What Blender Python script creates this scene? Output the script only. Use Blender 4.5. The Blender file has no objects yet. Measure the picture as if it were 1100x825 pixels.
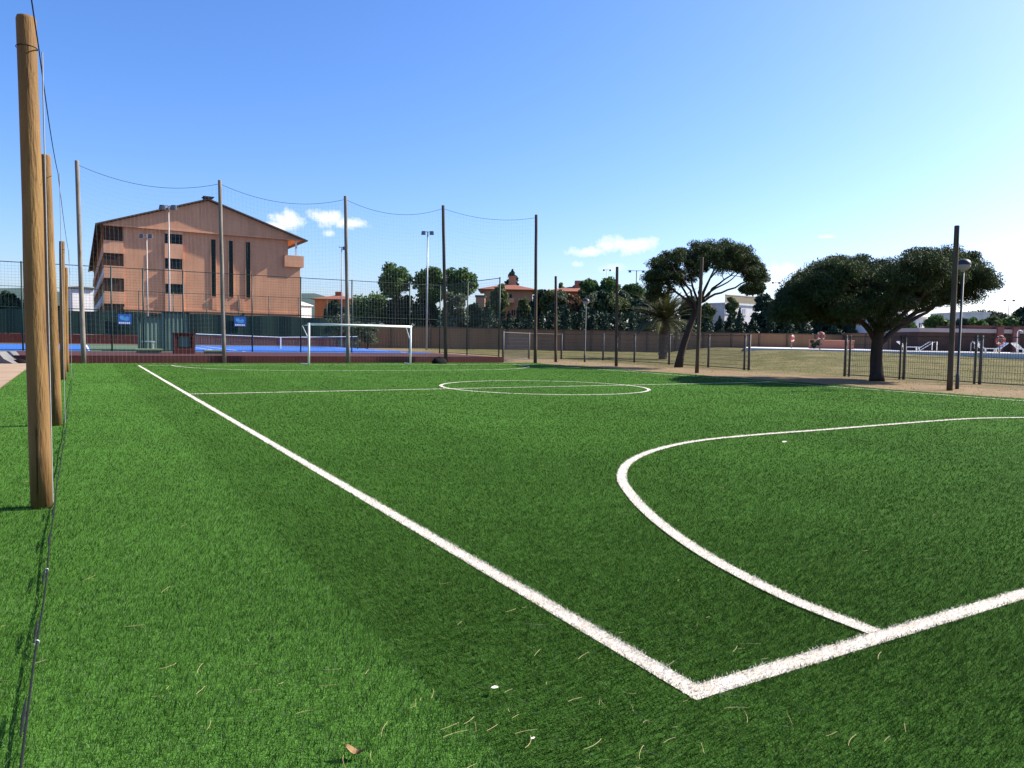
import bpy, math, random
import numpy as np
from mathutils import Vector, Matrix
C = bpy.context.scene.collection
R = math.radians
PI = math.pi

# ------------------------------------------------------------------ camera
F, PITCH, ROLL, YAW = 799.87, 0.0613, -0.0176, 0.5265      # solved from the pitch markings
CAM = np.array([-2.1967, -2.2053, 1.4576])
FW = np.array([math.sin(YAW), math.cos(YAW)])
RT = np.array([math.cos(YAW), -math.sin(YAW)])
cp, sp, cr, sr = math.cos(PITCH), math.sin(PITCH), math.cos(ROLL), math.sin(ROLL)
fwd3 = Vector((cp*FW[0], cp*FW[1], -sp))
dn3 = Vector((-sp*FW[0], -sp*FW[1], -cp))
rt3 = Vector((RT[0], RT[1], 0))
cam_r = cr*rt3 + sr*dn3
cam_d = -sr*rt3 + cr*dn3
cd = bpy.data.cameras.new("camera"); cam = bpy.data.objects.new("camera", cd); C.objects.link(cam)
cd.sensor_width = 36; cd.sensor_fit = 'HORIZONTAL'; cd.lens = 36*F/1100
cd.clip_start = 0.05; cd.clip_end = 5000
M = Matrix((cam_r, -cam_d, -fwd3)).transposed().to_4x4(); M.translation = Vector(CAM)
cam.matrix_world = M
bpy.context.scene.camera = cam

# ------------------------------------------------------------------ light
SUN_EL, SUN_AZ = R(36), R(98)          # azimuth from +Y towards +X
sc = bpy.context.scene
sc.view_settings.view_transform = 'Standard'; sc.view_settings.look = 'None'
sc.view_settings.gamma = 1; sc.view_settings.use_curve_mapping = False
sc.view_settings.exposure = 1.2
W = bpy.data.worlds.new("World"); sc.world = W; W.use_nodes = True
nt = W.node_tree; nt.nodes.clear()
out = nt.nodes.new('ShaderNodeOutputWorld'); bg = nt.nodes.new('ShaderNodeBackground')
sky = nt.nodes.new('ShaderNodeTexSky'); sky.sky_type = 'NISHITA'; sky.sun_disc = False
sky.sun_elevation = SUN_EL; sky.sun_rotation = SUN_AZ
sky.altitude = 0; sky.air_density = 1.0; sky.dust_density = 1.2; sky.ozone_density = 3.0
hsv = nt.nodes.new('ShaderNodeHueSaturation'); hsv.inputs['Saturation'].default_value = 1.16
wb = nt.nodes.new('ShaderNodeMixRGB'); wb.blend_type = 'MULTIPLY'; wb.inputs[0].default_value = 1; wb.inputs[2].default_value = (.875, .908, 1.12, 1)
nt.links.new(sky.outputs[0], wb.inputs[1]); nt.links.new(wb.outputs[0], hsv.inputs['Color'])
bg.inputs['Strength'].default_value = 0.094
nt.links.new(bg.outputs[0], out.inputs[0])
sl = bpy.data.lights.new("sun", 'SUN'); sun = bpy.data.objects.new("sun", sl); C.objects.link(sun)
sl.energy = 5.0; sl.angle = R(0.53); sl.color = (1.0, 0.93, 0.82)
sdir = Vector((math.cos(SUN_EL)*math.sin(SUN_AZ), math.cos(SUN_EL)*math.cos(SUN_AZ), math.sin(SUN_EL)))
sun.rotation_euler = sdir.to_track_quat('Z', 'Y').to_euler()
sun.location = (40, -10, 60)

def ray(px, py):
    x = (px-550)/F; y = (py-412.5)/F
    v = fwd3 + cam_r*x + cam_d*y
    return np.array(v)
def at_depth(px, py, d):
    v = ray(px, py); return CAM + v*(d/(v[0]*FW[0]+v[1]*FW[1]))
def at_ground(px, py, z=0.0):
    v = ray(px, py); return CAM + v*((z-CAM[2])/v[2])
def at_y(px, py, Y):
    v = ray(px, py); return CAM + v*((Y-CAM[1])/v[1])

# small bright cumulus clouds: part of the sky, placed by direction on the dome
def vm(op, a=None, b=None):
    n = nt.nodes.new('ShaderNodeVectorMath'); n.operation = op
    for i, v in enumerate((a, b)):
        if v is None: continue
        if isinstance(v, (tuple, list, Vector)): n.inputs[i].default_value = v
        else: nt.links.new(v, n.inputs[i])
    return n
def mm(op, a, b=None, clamp=False):
    n = nt.nodes.new('ShaderNodeMath'); n.operation = op; n.use_clamp = clamp
    for i, v in enumerate((a, b)):
        if v is None: continue
        if isinstance(v, (int, float)): n.inputs[i].default_value = v
        else: nt.links.new(v, n.inputs[i])
    return n.outputs[0]
tc = nt.nodes.new('ShaderNodeTexCoord')
dvec = vm('NORMALIZE', tc.outputs['Generated']).outputs[0]
nz = nt.nodes.new('ShaderNodeTexNoise'); nz.inputs['Scale'].default_value = 46; nz.inputs['Detail'].default_value = 7
nz.inputs['Roughness'].default_value = 0.62
nt.links.new(dvec, nz.inputs['Vector'])
noise = nz.outputs['Fac']
total = None
for (px, py, rx, ry, dens) in [(313, 239, 20, 11, .95), (298, 243, 16, 6, .75), (348, 234, 20, 9, .95), (378, 240, 20, 7, .9), (354, 251, 7, 4, .55),
                               (632, 270, 24, 6, .7), (672, 263, 34, 10, .85), (690, 260, 16, 6, .6), (620, 284, 9, 4, .45), (845, 291, 30, 9, .7),
                               (826, 301, 22, 7, .6), (890, 254, 12, 3, .6), (660, 288, 16, 5, .3)]:
    d = Vector(ray(px, py)).normalized()
    rgt = d.cross(Vector((0, 0, 1))).normalized(); up = rgt.cross(d).normalized()
    a = mm('MULTIPLY', vm('DOT_PRODUCT', dvec, rgt).outputs['Value'], F/rx)
    b = mm('MULTIPLY', vm('DOT_PRODUCT', dvec, up).outputs['Value'], F/ry)
    front = mm('GREATER_THAN', vm('DOT_PRODUCT', dvec, d).outputs['Value'], 0.5)
    rr = mm('SQRT', mm('ADD', mm('MULTIPLY', a, a), mm('MULTIPLY', b, b)))
    m = mm('ADD', mm('SUBTRACT', 1.0, rr), mm('MULTIPLY', mm('SUBTRACT', noise, 0.5), 2.6))
    m = mm('MULTIPLY', mm('MULTIPLY', mm('MULTIPLY', m, 1.3, True), dens), front)
    total = m if total is None else mm('MAXIMUM', total, m)
mix = nt.nodes.new('ShaderNodeMixRGB')
nt.links.new(total, mix.inputs['Fac']); nt.links.new(hsv.outputs[0], mix.inputs['Color1'])
mix.inputs['Color2'].default_value = (6.0, 6.0, 6.2, 1)
nt.links.new(mix.outputs[0], bg.inputs['Color'])

# ------------------------------------------------------------------ materials
MAT = {}
def mat(name, c1, c2=None, scale=8.0, rough=0.8, bump=0.0, bscale=None, stretch=None, spec=0.3, metal=0.0, transl=0.0, island=0.0, detail=5, coord='Object'):
    if name in MAT: return MAT[name]
    m = bpy.data.materials.new(name); m.use_nodes = True; MAT[name] = m
    t = m.node_tree; t.nodes.clear(); N = t.nodes.new; L = t.links.new
    o = N('ShaderNodeOutputMaterial'); b = N('ShaderNodeBsdfPrincipled')
    b.inputs['Roughness'].default_value = rough; b.inputs['Specular IOR Level'].default_value = spec; b.inputs['Metallic'].default_value = metal
    tcn = N('ShaderNodeTexCoord'); mp = N('ShaderNodeMapping')
    L(tcn.outputs[coord], mp.inputs['Vector'])
    if stretch: mp.inputs['Scale'].default_value = stretch
    n1 = N('ShaderNodeTexNoise'); n1.inputs['Scale'].default_value = scale; n1.inputs['Detail'].default_value = detail; n1.inputs['Roughness'].default_value = .6
    L(mp.outputs[0], n1.inputs['Vector'])
    c2 = c2 or tuple(x*.8 for x in c1)
    rmp = N('ShaderNodeValToRGB'); rmp.color_ramp.elements[0].position = .33; rmp.color_ramp.elements[1].position = .67
    rmp.color_ramp.elements[0].color = (*c1, 1); rmp.color_ramp.elements[1].color = (*c2, 1)
    L(n1.outputs['Fac'], rmp.inputs['Fac'])
    col = rmp.outputs[0]
    if island:
        g = N('ShaderNodeNewGeometry'); hs = N('ShaderNodeHueSaturation')
        mr = N('ShaderNodeMapRange'); mr.inputs['To Min'].default_value = 1-island; mr.inputs['To Max'].default_value = 1+island
        L(g.outputs['Random Per Island'], mr.inputs['Value']); L(mr.outputs[0], hs.inputs['Value']); L(col, hs.inputs['Color'])
        mr2 = N('ShaderNodeMapRange'); mr2.inputs['To Min'].default_value = .5-island*.05; mr2.inputs['To Max'].default_value = .5+island*.05
        L(g.outputs['Random Per Island'], mr2.inputs['Value']); L(mr2.outputs[0], hs.inputs['Hue'])
        col = hs.outputs[0]
    L(col, b.inputs['Base Color'])
    if bump:
        n2 = N('ShaderNodeTexNoise'); n2.inputs['Scale'].default_value = bscale or scale*4; n2.inputs['Detail'].default_value = 4
        L(mp.outputs[0], n2.inputs['Vector'])
        bp = N('ShaderNodeBump'); bp.inputs['Strength'].default_value = bump; bp.inputs['Distance'].default_value = .02
        L(n2.outputs['Fac'], bp.inputs['Height']); L(bp.outputs[0], b.inputs['Normal'])
    if transl:
        tr = N('ShaderNodeBsdfTranslucent'); L(col, tr.inputs['Color'])
        ms = N('ShaderNodeMixShader'); ms.inputs[0].default_value = transl
        L(b.outputs[0], ms.inputs[1]); L(tr.outputs[0], ms.inputs[2]); L(ms.outputs[0], o.inputs[0])
    else: L(b.outputs[0], o.inputs[0])
    return m

timber = mat('timber', (0.2535, 0.1477, 0.0464), (0.1521, 0.0780, 0.0243), 5, .8, .5, 60, (1, 1, .12))
timber_grey = mat('timber_grey', (0.2732, 0.2459, 0.2095), (0.1822, 0.1594, 0.1320), 5, .85, .5, 50, (1, 1, .12))
timber_dark = mat('timber_dark', (0.1242, 0.0869, 0.0538), (0.0828, 0.0580, 0.0373), 5, .85, .5, 50, (1, 1, .12))
steel_grey = mat('steel_grey', (.33, .34, .35), (.26, .27, .28), 4, .45, 0, spec=.5, metal=.3)
fence_dark = mat('fence_dark', (.045, .043, .045), (.03, .03, .033), 5, .5)
fence_post = mat('fence_post', (.13, .115, .10), (.085, .075, .07), 6, .8, .3)
green_metal = mat('green_metal', (.012, .04, .028), (.01, .03, .022), 5, .5)
net_mat = mat('net_thread', (0.1700, 0.1870, 0.2040), (0.1360, 0.1445, 0.1530), 5, .7)
rope_mat = mat('rope', (.016, .019, .02), (.009, .011, .012), 30, .9, spec=.1)
white_paint = mat('white_paint', (.80, .80, .78), (.72, .72, .70), 3, .45)
screen_green = mat('screen_green', (.008, .032, .028), (.005, .024, .022), .7, .9, .25, 3)
screen_grey = mat('screen_grey', (0.1170, 0.1930, 0.1579), (0.0877, 0.1521, 0.1229), 1.2, .8)
red_court = mat('red_court', (0.0701, 0.0173, 0.0149), (0.0495, 0.0124, 0.0116), .7, .9, .2, 30)
red_brick = mat('red_brick', (0.1100, 0.0275, 0.0231), (0.0770, 0.0193, 0.0165), 3, .9, .2, 30)
blue_court = mat('blue_court', (0.0263, 0.1275, 0.4650), (0.0225, 0.1087, 0.4200), .5, .8)
green_court = mat('green_court', (0.0750, 0.1200, 0.0638), (0.0562, 0.0975, 0.0525), .6, .9)
plaster = mat('salmon_plaster', (0.6572, 0.3445, 0.1961), (0.5830, 0.3021, 0.1696), .22, .9, .15, 12)
plaster_pale = mat('salmon_trim', (0.6890, 0.3657, 0.2120), (0.6254, 0.3286, 0.1908), .6, .9)
roof_dark = mat('roof_edge', (.10, .075, .06), (.07, .055, .045), 2, .85)
roof_tile = mat('roof_tile', (0.2700, 0.0975, 0.0525), (0.1950, 0.0675, 0.0375), 1.5, .85, .5, 8)
lattice = mat('lattice', (.10, .06, .04), (.05, .03, .022), 8, .8)
dark_glass = mat('dark_glass', (.006, .014, .018), (.004, .01, .013), 1, .35, spec=.15)
green_glass = mat('green_glass', (.010, .032, .024), (.007, .022, .017), 1, .4, spec=.12)
white_wall = mat('white_wall', (.78, .77, .75), (.70, .69, .67), .6, .85)
beige_wall = mat('beige_wall', (0.3037, 0.1674, 0.0852), (0.2305, 0.1244, 0.0655), .35, .9, .2, 6)
wall_post = mat('wall_post', (0.1440, 0.0935, 0.0600), (0.1080, 0.0660, 0.0450), 2, .9)
brown_brick = mat('brown_brick', (0.0709, 0.0393, 0.0315), (0.0552, 0.0304, 0.0252), 1.2, .9)
concrete = mat('concrete', (0.3750, 0.3600, 0.3300), (0.3000, 0.2888, 0.2662), 1.5, .85, .2, 20)
concrete_grey = mat('concrete_grey', (0.1650, 0.1595, 0.1540), (0.1210, 0.1183, 0.1155), 2, .85, .2, 20)
bark = mat('bark', (0.0550, 0.0385, 0.0275), (0.0303, 0.0220, 0.0165), 6, .95, .8, 20, (1, 1, .3))
palm_bark = mat('palm_bark', (.14, .10, .065), (.075, .055, .04), 9, .95, .9, 14)
black_sheet = mat('black_sheet', (.007, .007, .008), (.012, .012, .013), 4, .8, .4, 10, spec=.05)
straw_mat = mat('straw', (0.3187, 0.2677, 0.1275), (0.2295, 0.1913, 0.0829), 30, .8)
scrap_mat = mat('scrap', (.72, .66, .55), (.60, .54, .42), 20, .8)
leaf_brown = mat('leaf_brown', (0.2700, 0.1725, 0.0750), (0.1800, 0.1050, 0.0450), 30, .8)
sign_blue = mat('sign_blue', (.02, .13, .42), (.015, .09, .30), 2, .5)
sign_light = mat('sign_light', (.10, .36, .68), (.06, .26, .55), 3, .5)
ring_red = mat('ring_red', (.62, .14, .09), (.52, .10, .07), 3, .5)
lamp_glass = mat('lamp_glass', (.30, .30, .31), (.25, .25, .26), 3, .2)
hill_mat = mat('hill', (.045, .075, .06), (.03, .055, .05), .02, .95)
salmon_low = mat('salmon_low', (0.3900, 0.1650, 0.1125), (0.3375, 0.1350, 0.0900), .8, .9)

fol_pine = mat('pine_needles', (0.0459, 0.0673, 0.0184), (0.0260, 0.0428, 0.0138), .8, .75, transl=.18, island=.40)
fol_mid = mat('leaf_mid', (0.0963, 0.1650, 0.0413), (0.0618, 0.1169, 0.0303), .7, .7, transl=.25, island=.40)
fol_dark = mat('leaf_dark', (0.0330, 0.0630, 0.0330), (0.0210, 0.0450, 0.0270), .8, .75, transl=.12, island=.38)
fol_grey = mat('leaf_grey', (0.1105, 0.1318, 0.0765), (0.0723, 0.0935, 0.0510), .8, .75, transl=.22, island=.38)
fol_olive = mat('leaf_olive', (0.1313, 0.1562, 0.0525), (0.0875, 0.1125, 0.0375), .8, .75, transl=.22, island=.38)
fol_brown = mat('leaf_rust', (.16, .095, .055), (.11, .07, .04), .8, .75, transl=.2, island=.38)
fol_palm = mat('palm_leaf', (0.0563, 0.0690, 0.0210), (0.0862, 0.0749, 0.0281), .6, .6, transl=.2, island=.35)

# ------------------------------------------------------------------ mesh tools
def mesh_np(name, V, Fc, material, parent=None, smooth=False):
    """one mesh object out of vertex and (equal-sized) face arrays; Fc may be a list of such arrays"""
    if not isinstance(Fc, list): Fc = [Fc]
    me = bpy.data.meshes.new(name)
    V = np.asarray(V, np.float32)
    me.vertices.add(len(V)); me.vertices.foreach_set('co', V.ravel())
    li = np.concatenate([np.asarray(f, np.int32).ravel() for f in Fc])
    sizes = np.concatenate([np.full(len(f), f.shape[1], np.int32) for f in Fc])
    st = np.concatenate([[0], np.cumsum(sizes)[:-1]]).astype(np.int32)
    me.loops.add(len(li)); me.loops.foreach_set('vertex_index', li)
    me.polygons.add(len(sizes)); me.polygons.foreach_set('loop_start', st); me.polygons.foreach_set('loop_total', sizes)
    if smooth: me.polygons.foreach_set('use_smooth', np.ones(len(sizes), bool))
    me.update(calc_edges=True); me.validate()
    me.materials.append(material)
    o = bpy.data.objects.new(name, me); C.objects.link(o)
    if parent: o.parent = parent
    return o

class MB:
    def __init__(s, off=(0, 0, 0)):
        s.v = []; s.f = []; s.off = off
    def add(s, vs, fs):
        b = len(s.v); s.v += [tuple(map(float, p)) for p in vs]; s.f += [tuple(i+b for i in f) for f in fs]
    def box(s, x0, x1, y0, y1, z0, z1):
        s.add([(x0, y0, z0), (x1, y0, z0), (x1, y1, z0), (x0, y1, z0), (x0, y0, z1), (x1, y0, z1), (x1, y1, z1), (x0, y1, z1)],
              [(0, 3, 2, 1), (4, 5, 6, 7), (0, 1, 5, 4), (1, 2, 6, 5), (2, 3, 7, 6), (3, 0, 4, 7)])
    def beam(s, a, b, w, h):
        """a box from a to b, w wide and h high"""
        a = Vector(a); b = Vector(b); d = (b-a).normalized()
        up = Vector((0, 0, 1)) if abs(d.z) < .95 else Vector((0, 1, 0))
        r = d.cross(up).normalized(); u = r.cross(d).normalized()
        q = [(-1, -1), (1, -1), (1, 1), (-1, 1)]
        s.add([p + r*(w/2*i) + u*(h/2*j) for p in (a, b) for i, j in q],
              [(0, 1, 2, 3), (7, 6, 5, 4), (0, 4, 5, 1), (1, 5, 6, 2), (2, 6, 7, 3), (3, 7, 4, 0)])
    def tube(s, pts, rad, n=8, cap=True):
        pts = [Vector(p) for p in pts]
        if not isinstance(rad, (list, tuple)): rad = [rad]*len(pts)
        b = len(s.v); ref = None
        for i, p in enumerate(pts):
            d = (pts[min(i+1, len(pts)-1)] - pts[max(i-1, 0)]).normalized()
            if ref is None:
                ref = Vector((1, 0, 0)) if abs(d.x) < .9 else Vector((0, 1, 0))
            r = (ref - d*ref.dot(d)).normalized(); u = d.cross(r); ref = r
            for k in range(n):
                a = 2*PI*k/n; s.v.append(tuple(p + r*(rad[i]*math.cos(a)) + u*(rad[i]*math.sin(a))))
        for i in range(len(pts)-1):
            for k in range(n):
                k2 = (k+1) % n; s.f.append((b+i*n+k, b+i*n+k2, b+(i+1)*n+k2, b+(i+1)*n+k))
        if cap:
            s.f.append(tuple(b+k for k in range(n))[::-1]); s.f.append(tuple(b+(len(pts)-1)*n+k for k in range(n)))
    def lathe(s, c, prof, n=16):
        """prof: (radius, z) pairs around a vertical axis through c"""
        b = len(s.v)
        for r, z in prof:
            for k in range(n):
                a = 2*PI*k/n; s.v.append((c[0]+r*math.cos(a), c[1]+r*math.sin(a), c[2]+z))
        for i in range(len(prof)-1):
            for k in range(n):
                k2 = (k+1) % n; s.f.append((b+i*n+k, b+i*n+k2, b+(i+1)*n+k2, b+(i+1)*n+k))
        s.f.append(tuple(b+k for k in range(n))[::-1]); s.f.append(tuple(b+(len(prof)-1)*n+k for k in range(n)))
    def prism(s, poly, y0, y1):
        """poly in x,z extruded from y0 to y1"""
        n = len(poly)
        s.add([(x, y0, z) for x, z in poly] + [(x, y1, z) for x, z in poly],
              [tuple(range(n)), tuple(range(2*n-1, n-1, -1))] + [(i, i+n, (i+1) % n+n, (i+1) % n) for i in range(n)])
    def torus(s, c, ax, Rr, r, n=20, m=8, rng=None):
        ax = Vector(ax).normalized(); t = Vector((0, 0, 1)); u = ax.cross(t).normalized(); w = u.cross(ax)
        b = len(s.v)
        for i in range(n):
            a = 2*PI*i/n; d = u*math.cos(a)+w*math.sin(a)
            for j in range(m):
                q = 2*PI*j/m; s.v.append(tuple(Vector(c)+d*(Rr+r*math.cos(q))+ax*(r*math.sin(q))))
        for i in range(n):
            for j in range(m):
                i2 = (i+1) % n; j2 = (j+1) % m
                s.f.append((b+i*m+j, b+i2*m+j, b+i2*m+j2, b+i*m+j2))
    def build(s, name, material, parent=None, smooth=False):
        me = bpy.data.meshes.new(name)
        o3 = s.off
        me.from_pydata([(x-o3[0], y-o3[1], z-o3[2]) for x, y, z in s.v], [], s.f); me.update()
        if smooth:
            for p in me.polygons: p.use_smooth = len(p.vertices) == 4
        me.materials.append(material)
        o = bpy.data.objects.new(name, me); C.objects.link(o)
        if parent: o.parent = parent
        return o

def tag(o, label=None, cat=None, group=None, kind=None):
    if label: o['label'] = label
    if cat: o['category'] = cat
    if group: o['group'] = group
    if kind: o['kind'] = kind
    return o
def thing(name, label, cat, loc=(0, 0, 0), rz=0.0, group=None):
    o = bpy.data.objects.new(name, None); C.objects.link(o); o.empty_display_size = .3
    o.location = tuple(map(float, loc)); o.rotation_euler = (0, 0, rz)
    return tag(o, label, cat, group)
def struct(o): o['kind'] = 'structure'; return o

# ------------------------------------------------------------------ ground
def sstep(a, b, x):
    t = np.clip((x-a)/(b-a), 0, 1); return t*t*(3-2*t)
def terrain(x, y):
    dx = x-CAM[0]; dy = y-CAM[1]
    u = dx*FW[0]+dy*FW[1]; v = dx*RT[0]+dy*RT[1]
    bank = .88*sstep(40, 62, u)*sstep(14, 23, v)
    low = .22*sstep(58, 82, u)*sstep(-30, -10, v)
    h = np.maximum(bank, low)
    bumps = .03*np.sin(x*.9+np.sin(y*.7))*np.sin(y*.8+1.3)*sstep(23, 30, x)
    return h + bumps - .03
def tz(x, y): return float(terrain(np.array(float(x)), np.array(float(y))))
xs = np.unique(np.concatenate([np.linspace(-1500, -60, 20), np.linspace(-60, 110, 171), np.linspace(110, 1500, 20)]))
ys = np.unique(np.concatenate([np.linspace(-300, -10, 12), np.linspace(-10, 110, 121), np.linspace(110, 2500, 24)]))
gx, gy = np.meshgrid(xs, ys, indexing='ij')
gz = terrain(gx, gy)
nx, ny = gx.shape
idx = np.arange(nx*ny).reshape(nx, ny)
gf = np.stack([idx[:-1, :-1], idx[1:, :-1], idx[1:, 1:], idx[:-1, 1:]], -1).reshape(-1, 4)

def weather(m, dark=.28):
    t = m.node_tree; N = t.nodes.new; L = t.links.new
    b = next(n for n in t.nodes if n.type == 'BSDF_PRINCIPLED'); src = b.inputs['Base Color'].links[0].from_socket
    tcn = N('ShaderNodeTexCoord')
    def layer(scale, st, p0, p1, col):
        nonlocal src
        mp = N('ShaderNodeMapping'); mp.inputs['Scale'].default_value = st; L(tcn.outputs['Object'], mp.inputs['Vector'])
        n = N('ShaderNodeTexNoise'); n.inputs['Scale'].default_value = scale; n.inputs['Detail'].default_value = 6; n.inputs['Roughness'].default_value = .65; L(mp.outputs[0], n.inputs['Vector'])
        r = N('ShaderNodeValToRGB'); r.color_ramp.elements[0].position = p0; r.color_ramp.elements[1].position = p1
        r.color_ramp.elements[0].color = (*col, 1); r.color_ramp.elements[1].color = (1, 1, 1, 1); L(n.outputs['Fac'], r.inputs['Fac'])
        x = N('ShaderNodeMixRGB'); x.blend_type = 'MULTIPLY'; x.inputs[0].default_value = 1; L(src, x.inputs[1]); L(r.outputs[0], x.inputs[2]); src = x.outputs[0]
    layer(26, (1, 1, .035), .36, .43, (dark, dark*.85, dark*.7))
    layer(9, (1, 1, .55), .27, .36, (.35, .26, .2))
    layer(2.2, (1, 1, .35), .3, .7, (.62, .60, .60))
    L(src, b.inputs['Base Color'])
for m_t in (timber, timber_grey, timber_dark): weather(m_t)

def stain(m, lo=.84):
    t = m.node_tree; N = t.nodes.new; L = t.links.new
    b = next(n for n in t.nodes if n.type == 'BSDF_PRINCIPLED'); src = b.inputs['Base Color'].links[0].from_socket
    tcn = N('ShaderNodeTexCoord')
    for sc_, st, lo_ in ((1.4, (1, 1, .10), lo), (.35, (1, 1, 1), .9)):
        mp = N('ShaderNodeMapping'); mp.inputs['Scale'].default_value = st; L(tcn.outputs['Object'], mp.inputs['Vector'])
        n = N('ShaderNodeTexNoise'); n.inputs['Scale'].default_value = sc_; n.inputs['Detail'].default_value = 7; n.inputs['Roughness'].default_value = .7; L(mp.outputs[0], n.inputs['Vector'])
        r = N('ShaderNodeValToRGB'); r.color_ramp.elements[0].position = .35; r.color_ramp.elements[1].position = .6
        r.color_ramp.elements[0].color = (lo_, lo_*.98, lo_*.97, 1); r.color_ramp.elements[1].color = (1, 1, 1, 1); L(n.outputs['Fac'], r.inputs['Fac'])
        x = N('ShaderNodeMixRGB'); x.blend_type = 'MULTIPLY'; x.inputs[0].default_value = 1; L(src, x.inputs[1]); L(r.outputs[0], x.inputs[2]); src = x.outputs[0]
    L(src, b.inputs['Base Color'])
for m_t in (plaster, plaster_pale, white_wall, beige_wall, red_court, red_brick, concrete): stain(m_t)

def ground_material():
    m = bpy.data.materials.new('dry_ground'); m.use_nodes = True
    t = m.node_tree; t.nodes.clear(); N = t.nodes.new; L = t.links.new
    o = N('ShaderNodeOutputMaterial'); b = N('ShaderNodeBsdfPrincipled'); b.inputs['Roughness'].default_value = .95; b.inputs['Specular IOR Level'].default_value = .1
    g = N('ShaderNodeNewGeometry')
    def noise(s, d=5, r=.6):
        n = N('ShaderNodeTexNoise'); n.inputs['Scale'].default_value = s; n.inputs['Detail'].default_value = d; n.inputs['Roughness'].default_value = r
        L(g.outputs['Position'], n.inputs['Vector']); return n.outputs['Fac']
    def ramp(f, *st):
        r = N('ShaderNodeValToRGB'); e = r.color_ramp.elements
        while len(e) < len(st): e.new(.5)
        for k, (p, c) in enumerate(st): e[k].position = p; e[k].color = (*c, 1)
        L(f, r.inputs['Fac']); return r.outputs[0]
    grass = ramp(noise(.55, 8, .7), (.30, (.058, .068, .018)), (.50, (.115, .104, .036)), (.66, (.19, .150, .070)))
    grass2 = ramp(noise(9, 5, .7), (.3, (.55, .6, .5)), (.7, (1.2, 1.15, 1.1)))
    mul = N('ShaderNodeMixRGB'); mul.blend_type = 'MULTIPLY'; mul.inputs[0].default_value = 1; L(grass, mul.inputs[1]); L(grass2, mul.inputs[2])
    earth = ramp(noise(1.3, 8, .7), (.3, (.165, .115, .062)), (.6, (.25, .18, .105)), (.75, (.12, .10, .045)))
    mul2 = N('ShaderNodeMixRGB'); mul2.blend_type = 'MULTIPLY'; mul2.inputs[0].default_value = .7; L(earth, mul2.inputs[1]); L(grass2, mul2.inputs[2])
    sx = N('ShaderNodeSeparateXYZ'); L(g.outputs['Position'], sx.inputs[0])
    mr = N('ShaderNodeMapRange'); mr.interpolation_type = 'SMOOTHSTEP'; mr.inputs['From Min'].default_value = 25; mr.inputs['From Max'].default_value = 31
    ad = N('ShaderNodeMath'); ad.operation = 'MULTIPLY_ADD'; ad.inputs[1].default_value = 9; L(noise(.8, 6), ad.inputs[0])
    sub = N('ShaderNodeMath'); sub.operation = 'SUBTRACT'; L(sx.outputs[0], sub.inputs[0]); sub.inputs[1].default_value = 4.5
    L(sub.outputs[0], ad.inputs[2]); L(ad.outputs[0], mr.inputs['Value'])
    mx = N('ShaderNodeMixRGB'); L(mr.outputs[0], mx.inputs[0]); L(mul2.outputs[0], mx.inputs[1]); L(mul.outputs[0], mx.inputs[2])
    L(mx.outputs[0], b.inputs['Base Color'])
    bp = N('ShaderNodeBump'); bp.inputs['Strength'].default_value = .8; bp.inputs['Distance'].default_value = .08
    L(noise(5, 8, .75), bp.inputs['Height']); L(bp.outputs[0], b.inputs['Normal']); L(b.outputs[0], o.inputs[0])
    return m
struct(mesh_np('ground', np.stack([gx, gy, gz], -1).reshape(-1, 3), gf, ground_material(), smooth=True))

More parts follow.
